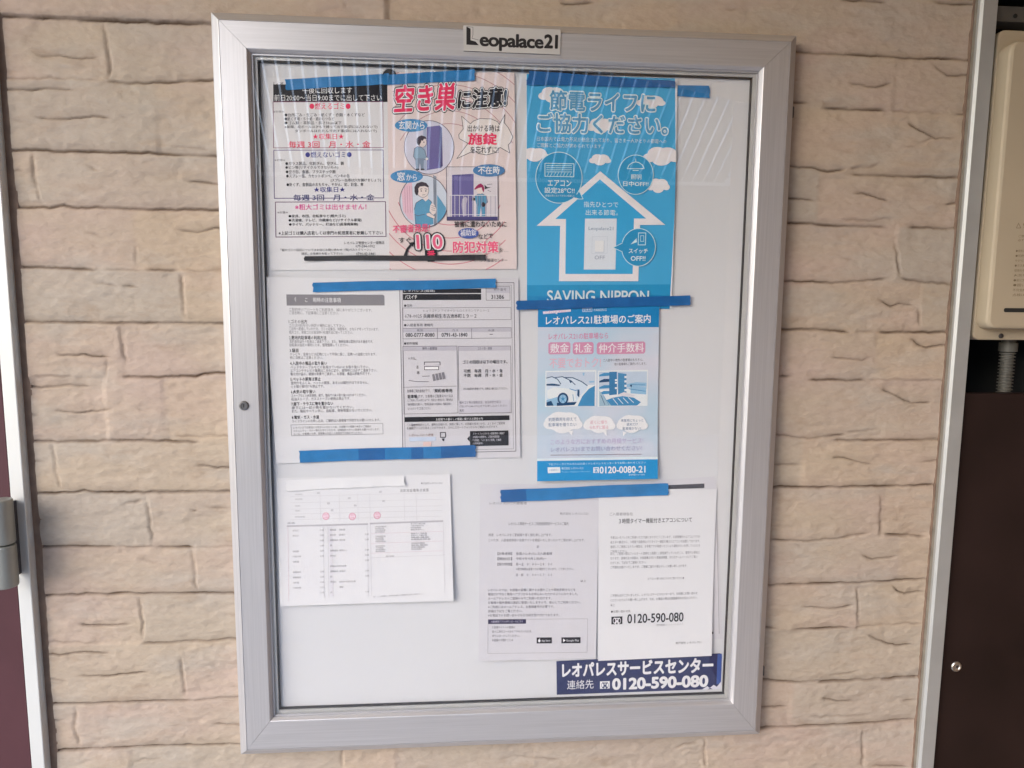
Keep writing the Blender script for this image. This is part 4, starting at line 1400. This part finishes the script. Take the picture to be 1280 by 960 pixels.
def freedial(sh, u, v, w_, h, fg, bgm):
    """the free-call mark: a dark tile with two curls either side of a loop"""
    sh.rect(u, v, w_, h, fg)
    sh.ell(u + w_ * .30, v + h * .5, w_ * .16, h * .40, bgm, 20)
    sh.ell(u + w_ * .70, v + h * .5, w_ * .16, h * .40, bgm, 20)
    sh.ell(u + w_ * .27, v + h * .5, w_ * .09, h * .26, fg, 16)
    sh.ell(u + w_ * .73, v + h * .5, w_ * .09, h * .26, fg, 16)
    sh.ell(u + w_ * .5, v + h * .34, w_ * .15, h * .22, bgm, 16)
    sh.ell(u + w_ * .5, v + h * .34, w_ * .07, h * .11, fg, 12)
    sh.line([(u + w_ * .5, v + h * .5), (u + w_ * .36, v + h * .95)], w_ * .07, bgm)
    sh.line([(u + w_ * .5, v + h * .5), (u + w_ * .64, v + h * .95)], w_ * .07, bgm)


freedial(fy, 741, 583.4, 7, 7, WHITE, ink((16, 134, 190)))
fy.text("0120-0080-21", 749, 582.8, 57, 8, WHITE, off=.026, res=4)
fy.text("受付時間 9:00〜18:00", 785, 591.4, 20, 2.4, LB, res=1)
fyo = fy.build("parking_flyer")
tag(fyo, "pale blue car park flyer with car photos, hanging below the tall sky blue poster", "flyer")

# ------------------------------------------------------------------ 5 house rules sheet
hr_ = Sheet([(330, 346), (500, 349), (504, 575), (346, 579)], .0186, PAPER, curl=lambda a, b: .003 * np.clip(1 - 3 * a, 0, 1) ** 2)
hr_.poly([(358, 368), (479, 368.4), (480.6, 370), (480.8, 381.8), (358.6, 382)], ink((128, 126, 130)))
hr_.text("アパートご利用時の注意事項", 360.5, 371.4, 63, 5.6, ink((224, 222, 226)), off=.012)
hr_.text("ご契約中のアパートをご利用頂き、誠にありがとうございます。", 361.5, 384.6, 101, 4, K2, res=1)
hr_.text("ご退去時に、下記事項にご注意ください。", 361.5, 388.8, 60, 4, K2, res=1)
RULES = [(399.4, "1.ゴミの出方", 22, [("ゴミは分別を行い所定の場所に出して下さい。", 68), ("ご近所へ配慮していただき、ゴミの収集日、時間等を、かならず守って下さいます。", 110), ("粗大ゴミ、家庭ゴミは自治体の処理方法に従ってください。", 78)]),
         (419.6, "2.敷地内駐車場の利用方法", 45, [("契約車両以外の駐車はご遠慮下さい。また、無断駐車は罰則がある場合です。", 103), ("自転車は指定の場所にとめ、整理整頓してください。", 72)]),
         (435.6, "3.騒音", 11, [("テレビや、音楽などは近隣にとって不快に感じ、近隣への迷惑となります。", 107), ("特に深夜はご注意ください。", 40)]),
         (451.8, "4.入居中の備品の取り扱い", 45, [("ベッドやテーブルなどの家具はていねいにお取り扱い下さい。", 98), ("エアコンやテレビの電源はこまめに切り、故障時には必ずご連絡下さい。", 108), ("備え付け品の、破損は実費でご請求し、お部屋、備品は移動不可です。", 100)]),
         (471.6, "5.ペットの飼育は禁止", 37, [("室内外をふくみ、ペットの飼育、あるいは餌付けはできません。", 97), ("のら猫の餌付けも禁止です。", 41)]),
         (487.4, "6.火気の取り扱い", 30, [("ストーブなどの火気使用、廊下、階段での火の取り扱いはやめてください。", 94), ("石油ストーブ、ガスストーブの使用は禁止です。", 74)]),
         (502.6, "7.廊下・テラスに物を置かない", 52, [("廊下には一切の物を置かないでください。", 78), ("また、階段やベランダに、自転車、荷物等置かないでください。", 102)]),
         (519.4, "8.電気・ガス・水道", 34, [("ライフラインのお申し込み、ご解約は入居者様で手続きをお願いいたします。", 112)])]
for k, (v_, h_, w_, ls) in enumerate(RULES):
    du = k * .55
    hr_.text(h_, 361 + du, v_, w_, 4.7, K0, off=.014, res=1)
    for i, (l_, lw) in enumerate(ls):
        hr_.text(l_, 361.5 + du, v_ + 5.2 + 4.3 * i, lw, 3.9, K2, res=1)
hr_.box(364, 531, 117, 14, .5, K3)
hr_.para(["レオパレスでは安全にお住まいいただくため、お部屋での喫煙や火気のご使用は", "コミュニティ・マナー等をお守りいただき、近隣住民の方への配慮をお願いいたします。", "ルール、お客様のお声、苦情等はお近くの支店までお知らせください。"], 367, 533, 3.0, 4.0, K2, width=110)
hro = hr_.build("house_rules_sheet")
tag(hro, "white house rules sheet with grey title bar and eight numbered paragraphs", "notice")

# ------------------------------------------------------------------ 6 building details form
fm = Sheet([(498.5, 347), (648, 347), (650.5, 571.5), (503, 575)], .0180, PAPER_G, curl=lambda a, b: .0007 * np.clip(2 * a - 1, 0, 1) ** 2 * b, step=7)
fm.box(499.5, 353.5, 142, 212, .7, K1)
fm.box(502.5, 356.5, 136, 206, .4, K2)
fm.rect(503.5, 361, 97, 5.4, K0)
fm.rect(503.5, 367.6, 97, 7.4, K0)
fm.text("レオパレス(姫路)", 505, 362, 38, 3.4, WHITE, res=1)
fm.text("バスイチ", 506, 368.8, 15, 5, WHITE, off=.014)
fm.rect(607.5, 358.2, 30, 8, ink((182, 180, 188)))
fm.box(607.5, 358.2, 30, 17, .5, K2)
fm.text("物件番号", 617, 360, 16, 3.8, K2, res=1)
fm.text("31386", 614, 368.6, 16, 5, K0, off=.014)
fm.text("●住所", 505, 380.2, 10, 3.6, K1, res=1)
fm.box(503.5, 385, 134.5, 15, .5, K2)
fm.text("ヒョウゴケン アイオイシ ヒロミネホンマチ１９−２", 529, 386.6, 82, 3.4, K3, res=1)
fm.text("678-0025", 506, 393, 21, 4.4, K2, res=1)
fm.text("兵庫県相生市古池本町１９－２", 529, 392.4, 66, 5.4, K0, off=.012)
fm.text("●入居者専用 連絡先", 505, 404.6, 36, 3.6, K1, res=1)
fm.rect(503.5, 410.4, 135, 5, ink((178, 176, 184)))
fm.box(503.5, 410.4, 135, 13, .5, K2)
for u_ in (546.5, 589.5):
    fm.line([(u_, 410.4), (u_ + .2, 423.4)], .5, K2)
for s_, u_, w_ in (("電気", 521, 8), ("ガス", 565, 8), ("水道", 610, 8)):
    fm.text(s_, u_, 411.4, w_, 3, K2, res=1)
fm.text("080-0777-8080", 507, 416.4, 35.5, 4.8, K0, off=.012)
fm.text("0791-43-1840", 552, 416.2, 32, 4.8, K0, off=.012)
fm.text("－", 612, 417.6, 4, .8, K2)
fm.text("●物件情報", 505, 427.6, 17, 3.6, K1, res=1)
fm.rect(503.5, 433, 67, 5.6, ink((178, 176, 184)))
fm.rect(572.6, 433, 66, 5.6, ink((178, 176, 184)))
fm.box(503.5, 433, 67, 84, .5, K2)
fm.box(572.6, 433, 66, 84, .5, K2)
fm.text("物件の配置図", 528, 434, 18, 3.4, K1, res=1)
fm.text("ゴミの日・情報", 597, 433.8, 18, 3.4, K1, res=1)
fm.text("N 方位", 510.5, 446.4, 8, 3.2, K2, res=1)
fm.line([(518, 448.6), (520.4, 450)], .5, K2)
fm.box(530.4, 452.6, 19.5, 3.8, .7, K1)
fm.poly([(530, 456), (550, 456), (548, 463), (531, 463)], ink((192, 190, 196)))
fm.rect(530.6, 458.2, 17.4, 4, ink((220, 218, 224)))
fm.box(530.6, 458.2, 17.4, 4, .7, K1)
fm.text("道", 520.4, 456.8, 2.6, 4, K1, res=1)
fm.text("路", 521, 464, 3.4, 3.6, K1, res=1)
fm.line([(528, 470.4), (537, 470)], .5, K1)
for k in range(4):
    fm.poly([(540 + 4 * k, 468 - .8 * k), (543 + 4 * k, 467.4 - .8 * k), (545 + 4 * k, 475.6 - .8 * k), (541.6 + 4 * k, 476.4 - .8 * k)], K3)
fm.line([(511, 475.6), (522, 477), (536, 477)], .6, K2)
fm.line([(503.8, 484), (570.4, 482.6)], .4, K2)
fm.text("駐車場ご契約者様が下で、「", 509, 486.8, 33, 4, K2, res=1)
fm.text("契約者専用", 543, 486.2, 22, 4.5, K0, off=.014)
fm.text("駐車場」", 509.5, 493.4, 13, 4.6, K0, off=.014)
fm.text("です。お客様のご駐車スペースは", 523, 493.4, 43, 4, K2, res=1)
fm.para(["にご契約している方のみです。防犯上の観点から、敷地内は", "徐行運転をお願いし、駐車区画以外の駐車は、無断駐車と", "なりますのでご注意ください。"], 509.5, 498.8, 3.2, 5.2, K2, width=56.5)
fm.text("ゴミの回収は以下の曜日です。", 578.5, 450.2, 56, 4.8, K0, off=.012)
for s_, v_ in (("可燃　毎週　月・水・金", 461.6), ("不燃　毎週　月・水・金", 467.2)):
    fm.text(s_, 579.5, v_, 49, 4.4, K0, off=.011)
fm.text("ゴミは指定袋を使用のうえ、収集日の朝に出してください。", 579, 484.6, 56, 3, K1, res=1)
fm.rect(573.2, 500.6, 64.6, 15.8, ink((190, 188, 196)))
fm.para(["粗大ゴミ等は姫路支店、自治体受付窓口", "(TEL:079-284-0702)までお申し込みください", "有料"], 574.4, 501.4, 3.4, 5, K1, width=60)
fm.rect(505.5, 521.4, 131.5, 6, K0)
fm.text("お部屋での暮らしの情報に関するお問合せ先", 545, 522.6, 59, 3.4, WHITE, res=1)
fm.para(["ご入居者様限定として、便利なお知らせ、契約に関して、お部屋の住まいかた、よくあるご質問等", "を専用サイトから見ることができます。さらにスマートフォンからもご確認いただけます。"], 508.5, 529.6, 3.2, 4.2, K1, width=123)
fm.text("レオパレス21 入居者", 511.5, 542.4, 30, 3.2, ink((136, 110, 104)), res=1)
fm.rect(511.5, 546.6, 33, 5, ink((186, 198, 214)))
fm.rect(529, 552.4, 10, 5, ink((216, 188, 180)))
fm.box(550.4, 540.6, 6.4, 6, 1.0, K1)
fm.poly([(552, 548), (555.6, 548), (555, 551.6), (553.4, 551)], K1)
fm.rect(587.4, 538.8, 48.5, 19, K0)
fm.poly([(584, 548.4), (587, 544.6), (587, 552)], K0)
fm.para(["スマートフォンからも入居者専用の検索が", "お部屋のお問合せ、ご契約内容照会", "「お客様」「よくあるご質問」を検索", "(お客様番号)"], 591, 540.6, 3.0, 4.1, ink((200, 198, 204)), width=40)
fmo = fm.build("details_form")
tag(fmo, "grey-white building details form with black header bars and boxed tables", "notice")

# ------------------------------------------------------------------ 7 pale fire safety table, landscape sheet
ls_ = Sheet([(346, 597.5), (562.5, 592.5), (567, 749), (351, 756)], .0184, PAPER, curl=lambda a, b: .0055 * np.clip(b, 0, 1) ** 2 + .0025 * np.clip(2 * a - 1.2, 0, 1) ** 2)
P3, P4 = ink((150, 148, 150)), ink((192, 190, 192))
ls_.text("株式会社レオパレス21", 526, 602.8, 27, 2.6, K1, res=1)
ls_.text("消防用設備等点検票", 500, 611.2, 36, 4.2, K2, res=1, space=1.2)
for v_, w_ in ((617, 9), (623, 9), (631.4, 6), (637.4, 6), (645, 12)):
    ls_.text("所在地名", 369, v_, w_, 2.2, P3, res=1)
for u_, v_ in ((396.5, 615), (435, 621.4), (474, 613.6), (413.6, 636.6), (409, 628), (478, 625), (442.6, 630.6)):
    ls_.text("印", u_, v_, 3, 2.6, K3, res=1)
for v_ in (618, 626, 634, 640, 647):
    ls_.line([(363, v_ + 2.5), (553, v_ - 2.2)], .35, P4)
for u_ in (400, 424, 447, 462, 505, 520):
    ls_.line([(u_, 616), (u_ + 1, 650)], .35, P4)
PK = ink((206, 132, 152))
for u_, v_ in ((407.5, 645), (440.5, 645.4), (471.5, 644)):
    ls_.ell(u_, v_, 4.4, 4.6, ink((222, 198, 206)), 20)
    ls_.ering(u_, v_, 3.9, 4.2, .7, PK, 20)
    ls_.text("済印", u_ - 2.4, v_ - 3, 4.8, 2.6, PK, res=1)
    ls_.text("点検", u_ - 2.4, v_ + .4, 4.8, 2.6, PK, res=1)
ls_.text("設備の種類", 359.6, 652.6, 9, 2.2, K3, res=1)
ls_.line([(359.4, 657.4), (459.5, 654.8)], 2.0, ink((176, 174, 178)))
ls_.line([(463, 654.2), (553.6, 650.8)], 2.0, ink((176, 174, 178)))
ls_.poly([(411, 659), (414.8, 658.8), (417.6, 744), (414, 744.6)], ink((206, 204, 208)))
for u_, a_, b_ in ((360, 658, 750), (404, 657, 745), (410, 658, 745), (459, 655, 744), (463, 655, 743), (554, 651, 739)):
    ls_.line([(u_, a_), (u_ + 2, b_)], .4, ink((206, 186, 192)) if u_ < 400 else P4)
rg = random.Random(3)
BITS = ["消火器", "避難器具", "誘導灯", "自動火災報知設備", "外観点検", "機能", "良", "異常なし", "表示灯", "感知器"]
for k in range(13):
    v_ = 662 + 6.4 * k
    for u_, pr_ in ((366, .8), (400, .6), (412.6, .9), (424, .55), (456, .7)):
        if rg.random() < pr_:
            s_ = rg.choice(BITS)
            n_ = len(s_)
            if u_ in (400, 456):
                s_, n_ = "○良", 2
            ls_.text(s_, u_ + (.1 * k), v_ - (u_ - 360) * .022, 2.5 * n_, 2.3, P3, res=1)
for k in range(3):
    v_ = 657 + 12 * k
    for i in range(4):
        if i or k != 9:
            ls_.text(rg.choice(BITS[3:5]) + rg.choice(BITS), 469 + k * .4, v_ + 2.2 * i, 9 + 5 * rg.random(), 1.8, P3, res=1)
            ls_.text(rg.choice(BITS) + rg.choice(BITS), 513.4 + k * .4, v_ - 3.6 + 2.4 * i, 13 + 12 * rg.random(), 1.9, K3, res=1)
    ls_.line([(464, v_ + 9.6), (554, v_ + 6.2)], .35, ink((206, 186, 192)))
ls_.line([(465, 696.4), (554.6, 692.4)], .35, P4)
ls_.text("（備考）特記事項", 482.6, 693.4, 10, 2, K3, res=1)
ls_.text("（注）この点検票は、消防用設備等の点検結果を記録し保管すること。", 467, 743, 64, 2, P3, res=1, slope=-.03)
lso = ls_.build("inspection_table")
tag(lso, "white landscape inspection table with three small pink seals, lower left of the board", "notice")

# ------------------------------------------------------------------ 8 the two letters and the sheet behind
bk_ = Sheet([(757, 604), (894, 595.5), (903, 798.5), (765, 806)], .0192, PAPER_G)
bk_.poly([(800, 608), (880.5, 604.4), (880.5, 610), (800, 612.6)], ink((72, 70, 74)))
bk_.ell(890.6, 791, 1.2, 1.6, K1, 10)
bk_.line([(896, 640), (899, 792)], .5, K3)
bko = bk_.build("covered_sheet")
tag(bko, "grey-white sheet with dark printed strip, tilted and mostly hidden behind the free-call letter", "notice")

le = Sheet([(600, 605), (749.5, 605), (744.5, 823), (598, 823.5)], .0184, PAPER_G, curl=lambda a, b: .0066 * np.clip((b - .3) / .7, 0, 1) ** 2 * (.4 + .6 * np.clip(1 - a, 0, 1)), step=6, dl=2e-5)
le.text("レオパレス21ご入居者様", 612, 627.4, 46, 3.4, K2, res=1)
le.text("株式会社 レオパレス21", 700, 640.4, 35, 3.2, K2, res=1)
le.text("レオパレス専用サービス ご利用者様限定サービスのご案内", 636, 652.6, 74, 4.2, K1, res=1)
le.para(["拝啓　レオパレスをご愛顧賜り厚く御礼申し上げます。", "このたび、入居者様専用の会員サイトを開設いたしましたのでご案内申し上げます。"], 610.6, 666.8, 3.6, 6.6, K2, width=120)
le.text("記", 671, 681.6, 3, 3.2, K2, res=1)
for v_, h_, s_, w_ in ((690.2, "【対象者様】", "全国のレオパレス入居者様", 45), (696.6, "【開始日】", "令和４年４月１日(月)〜", 38), (703.4, "【受付時間】", "月〜土　９：００〜１８：００", 45)):
    le.text(h_, 622, v_, 18, 3.6, K1, res=1)
    le.text(s_, 645, v_, w_, 3.6, K1, res=1)
le.text("※受付時間は変更となる場合がございます。ご了承ください。", 645.4, 709.6, 72, 3.2, K2, res=1)
le.text("日・祝　９：００〜１７：００", 645, 716.8, 45, 3.4, K2, res=1)
le.text("以上", 725.6, 724.6, 7, 2.8, K2, res=1)
le.para(["　レオパレスでは、お部屋の設備に関するお困りごとや契約手続きなどを", "電話だけでなく専用のアプリからもお申込みいただけるようになりました。", "メールアドレスのご登録のみでご利用いただけます。", "　お客様の個人情報は適切に管理いたしますので、安心してご利用ください。", "※ご利用にはメールアドレス、お客様番号が必要です。", "詳細は下記をご覧ください。", "※お電話でのお問い合わせも引き続き受け付けております。"], 610, 735.4, 3.4, 5.2, K2, width=116)
le.rect(610, 773.2, 47.5, 5.6, ink((46, 40, 72)))
le.text("入居者専用アプリのダウンロードはこちら", 613.5, 774.6, 40, 2.8, ink((190, 188, 204)), res=1)
le.box(610, 773.2, 125, 42, .35, P3)
le.para(["お客様サイトへの登録は", "右の二次元コードからアクセスいただき、", "ダウンロードしてください。", "お部屋のお困りごとは"], 615, 781.4, 3.0, 5.2, K2, width=50)
for u_, w_, s_ in ((670.6, 19, "App Store"), (701.5, 24, "Google Play")):
    le.rect(u_, 795.6, w_, 7.4, ink((36, 34, 42)))
    le.text(s_, u_ + 6, 798.2, w_ - 8, 3.2, WHITE, res=2)
    if s_[0] == "A":
        le.ell(u_ + 3.2, 799.6, 1.5, 1.9, WHITE, 14)
        le.line([(u_ + 3.2, 797.6), (u_ + 3.9, 796.7)], .5, WHITE)
    else:
        le.poly([(u_ + 2, 797), (u_ + 5, 799.3), (u_ + 2, 801.6)], WHITE)
leo = le.build("service_letter")
tag(leo, "grey-white service letter with a navy strip and two black app badges at its foot", "letter")

ri = Sheet([(748.5, 611), (896, 611.5), (888, 817.5), (747, 825)], .0172, PAPER, curl=lambda a, b: .0062 * np.clip((b - .3) / .7, 0, 1) ** 2 * (.5 + .5 * a), step=6, dl=2e-5)
ri.text("ご入居者様各位", 762, 640.6, 28, 3.8, K2, res=1)
ri.text("３時間タイマー機能付きエアコンについて", 773.5, 648.4, 90, 6, K0, off=.013, res=2, slope=-.015)
ri.para(["　平素はレオパレスをご利用いただき誠にありがとうございます。お部屋備付のエアコンですが", "省エネの観点から、３時間で自動停止するタイマー機能を備えたエアコンを設置しております。", "連続してご使用になりたい場合は、お手数ですが再度リモコンより運転ボタンを押していただき", "ご利用ください。"], 763, 670.2, 3.4, 5.8, K2, width=111)
ri.para(["　また、ご使用の際はフィルターの清掃を２週間に１度程度行っていただくと、電気代の節約に", "なります。清掃方法の詳細は、お部屋備え付けの取扱説明書、またはホームページにてご覧い", "ただくか、下記までご連絡ください。", "　ご不便をお掛けいたしますが、ご理解ご協力の程よろしくお願い申し上げます。"], 763, 690.6, 3.4, 5.6, K2, width=111)
ri.text("エアコンの使い方はこちらをご覧ください ▶", 809.5, 721.8, 46, 3.2, K2, res=1)
ri.para(["　ご不明な点がございましたら、レオパレスサービスセンターまで、お気軽にお問い合わせ", "くださいますようお願い申し上げます。なお、お電話の際はお部屋番号をお伝えください。", "以上"], 763, 742.6, 3.4, 5.8, K2, width=109)
ri.text("●お問い合わせ先", 763.5, 762.6, 24, 3.2, K1, res=1)
freedial(ri, 764, 770.4, 13.5, 9.6, K0, ink((214, 212, 214)))
ri.text("0120-590-080", 784, 767.4, 70.5, 11.2, K0, off=.016, res=5)
ri.text("受付時間 ９:００〜１８:００", 820, 779.2, 34, 2.8, K3, res=1)
ri.text("株式会社 レオパレス21", 843.6, 800.8, 33, 3.2, K2, res=1)
rio = ri.build("free_call_letter")
tag(rio, "white letter with large black free-call number, its lower edge over the navy sticker", "letter")

# ------------------------------------------------------------------ 9 the navy sticker
st = Sheet([(695.5, 826.5), (902.5, 816.5), (901, 861), (696, 868.5)], .0194, NAVY, corner={1: 3})
SWH = ink((222, 222, 230))
st.text("レオパレスサービスセンター", 703, 829.6, 188, 17, SWH, off=.042, res=5, slope=.008)
st.text("連絡先", 708.8, 850.6, 34.5, 11.6, SWH, off=.006, res=4)
freedial(st, 750, 851.8, 12.5, 9.4, SWH, NAVY)
st.text("0120-590-080", 766, 848.6, 117, 13.4, SWH, off=.044, res=6, slope=.004)
st.poly([(897, 817.5), (902.2, 817), (901, 855), (895.5, 855)], ink((58, 84, 146)))
st.poly([(878, 861.5), (884, 857.6), (887, 860), (892, 856), (896, 858.4), (902, 851), (903, 864), (878, 866)], ink((206, 206, 214)))
st.poly([(882, 862.8), (888, 859.8), (891, 861.6), (888, 863)], NAVY)
sto = st.build("contact_sticker")
tag(sto, "navy blue contact sticker with white lettering and a torn lower corner", "sticker")


# ------------------------------------------------------------------ tapes
def tape(quad, Y, m, label, cat="tape", over=None, ragged=True):
    s_ = Sheet(quad, Y, m, step=3)
    for q, mm in (over or []):
        s_.poly(q, mm)
    o = s_.build("tape_strip")
    # a little thickness and a slightly uneven torn end
    me_ = o.data
    bm = bmesh.new()
    bm.from_mesh(me_)
    r_ = random.Random(sum(map(ord, label)))
    xs = [v.co.x for v in bm.verts]
    xa_, xb_ = min(xs), max(xs)
    ph = r_.random() * 6
    for v in bm.verts:
        e_ = min(v.co.x - xa_, xb_ - v.co.x)
        v.co.y -= .0004 * math.sin(v.co.x * 60 + ph) + .0003 * math.sin(v.co.x * 150 + v.co.z * 90 + ph) + .0012 * max(0, 1 - e_ / .02) ** 2
        v.co.z += .0004 * math.sin(v.co.x * 33 + ph)
        if e_ < .004:
            v.co.x += .0009 * (math.sin(v.co.z * 900 + ph) + .6 * math.sin(v.co.z * 2100 + 2 * ph))
    bm.to_mesh(me_)
    bm.free()
    return tag(o, label, cat, "masking tape strips holding up the notices")


tape([(356.5, 99.5), (486, 91.5), (486, 104.5), (357.5, 113)], .0170, TAPE, "blue tape strip across the top of the refuse notice, its right end under another strip")
tape([(478, 93.5), (593, 87), (593.5, 101), (479, 106)], .0164, TAPE, "blue tape strip across the top of the pale pink poster")
tape([(658.5, 100), (886.5, 107.5), (886.5, 123), (658.5, 106.5)], .0187, TAPE, "blue tape strip running out from under the tall blue poster's top towards the frame")
tape([(661.5, 88.5), (843.5, 101.5), (843.5, 109.5), (658.3, 106)], .0158, TAPE_D, "deep blue tape strip over the top edge of the tall blue poster")
tape([(391, 353), (619.5, 348.6), (620, 360), (391.5, 365)], .0166, TAPE, "blue tape strip over the tops of the house rules and the details form")
tape([(374.5, 563), (594.5, 556.5), (594.8, 571.4), (375, 578)], .0164, TAPE, "blue tape strip over the bottoms of the house rules and the details form", over=[([(448, 556), (481, 556), (481.5, 580), (448.5, 580)], TAPE_D), ([(514, 556), (529, 556), (529.5, 578), (514.5, 578)], TAPE_D), ([(551, 552), (600, 552), (600, 578), (551.5, 578)], TAPE_D)])  # overlays paint the glass's darker reflection bands onto the tape
tape([(645.5, 376.2), (862.5, 369), (862.5, 381.2), (645.5, 387.6)], .0150, TAPE_D, "deep blue tape strip between the tall blue poster and the car park flyer")
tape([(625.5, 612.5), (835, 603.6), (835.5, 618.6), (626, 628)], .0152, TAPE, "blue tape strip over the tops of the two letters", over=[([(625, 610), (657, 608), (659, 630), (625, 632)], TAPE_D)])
o = tape([(380.5, 320), (606.5, 318.6), (608, 325.6), (380.5, 325.8)], .0160, TAPE_K, "thin black tape strip along the bottoms of the refuse notice and pink poster")
o = tape([(357.5, 600), (504.5, 594.8), (506.5, 606.6), (357.5, 613.6)], .0158, TAPE_W, "white tape strip along the top of the landscape inspection table", over=[([(504.6, 596), (508.6, 598), (508.6, 603.5), (506, 606)], P3)])

# dark round magnet peeping out above the tape
bm = bmesh.new()
p = S(487, 95.5, .0178)
lathe_bm(bm, [(.0112, -.001), (.0112, .0004), (.0104, .0010), (.0001, .0011)], p, (0, -1, 0), 32)
mg = bm_obj("magnet", bm, TAPE_K)
tag(mg, "dark round magnet half covered by the blue tape above the pink poster", "magnet")

# ------------------------------------------------------------------ the slatted awning opposite, seen mirrored in the glass
def ray(u, v):
    d = np.array([(u - 640) / F, (v - 480) / F, 1.0]) @ ROT
    return tob(d)


q0 = EYE + ray(640, 222) * 4.4                      # a point of the mirrored eave
rd = ray(500, 1040).normalized()                    # mirrored direction of the battens (down and away from the wall)
nrm = rd.cross(Vector((1, 0, 0))).normalized()


def hit(u, v):
    d = ray(u, v)
    return EYE + d * ((q0 - EYE).dot(nrm) / d.dot(nrm))


def mir(P):
    return Vector((P.x, 2 * GLASS_Y - P.y, P.z))


awn = empty("awning", "dark sloping slatted awning with light between its slats, mirrored in the board's glass", "awning")
BAT = mat("pale_batten_paint", (.78, .78, .78), rough=.4, var=.03, scale=10)
SHEETM = mat("dark_awning_sheet", (.035, .037, .04), rough=.7, var=.2, scale=6)
lo_pt = q0 - rd * 0.05
bm = bmesh.new()
up = mir(nrm + q0) - mir(q0)
if up.z < 0:
    up = -up
rdr = (mir(q0 + rd) - mir(q0)).normalized()
eave = mir(q0)
tops = []
for k in range(43):
    h0 = hit(302 + 15.8 * k, 110)
    tpar = (eave - mir(h0)).dot(Vector((0, 1, 0))) / rdr.y
    tops.append(mir(h0) + rdr * tpar)
tk = up * .004
for e0, e1 in zip(tops, tops[1:]):
    g_ = Vector((.0065, 0, 0))
    p0, p1 = e0 + g_, e1 - g_
    a0, a1 = p0 - rdr * 1.25, p1 - rdr * 1.25
    vs = [bm.verts.new(v) for v in (a0, a1, a1 + tk, a0 + tk, p0, p1, p1 + tk, p0 + tk)]
    for f in ((0, 1, 2, 3), (4, 7, 6, 5), (0, 4, 5, 1), (1, 5, 6, 2), (2, 6, 7, 3), (3, 7, 4, 0)):
        bm.faces.new([vs[i] for i in f])
bm_obj("slats", bm, SHEETM, awn)
xa, xb = tops[0].x - .05, tops[-1].x + .05
box("edge_beam", xa, xb, eave.y - .03, eave.y, eave.z - .02, eave.z + .03, BAT, awn)

COL.objects.unlink(_to)
bpy.data.objects.remove(_to)
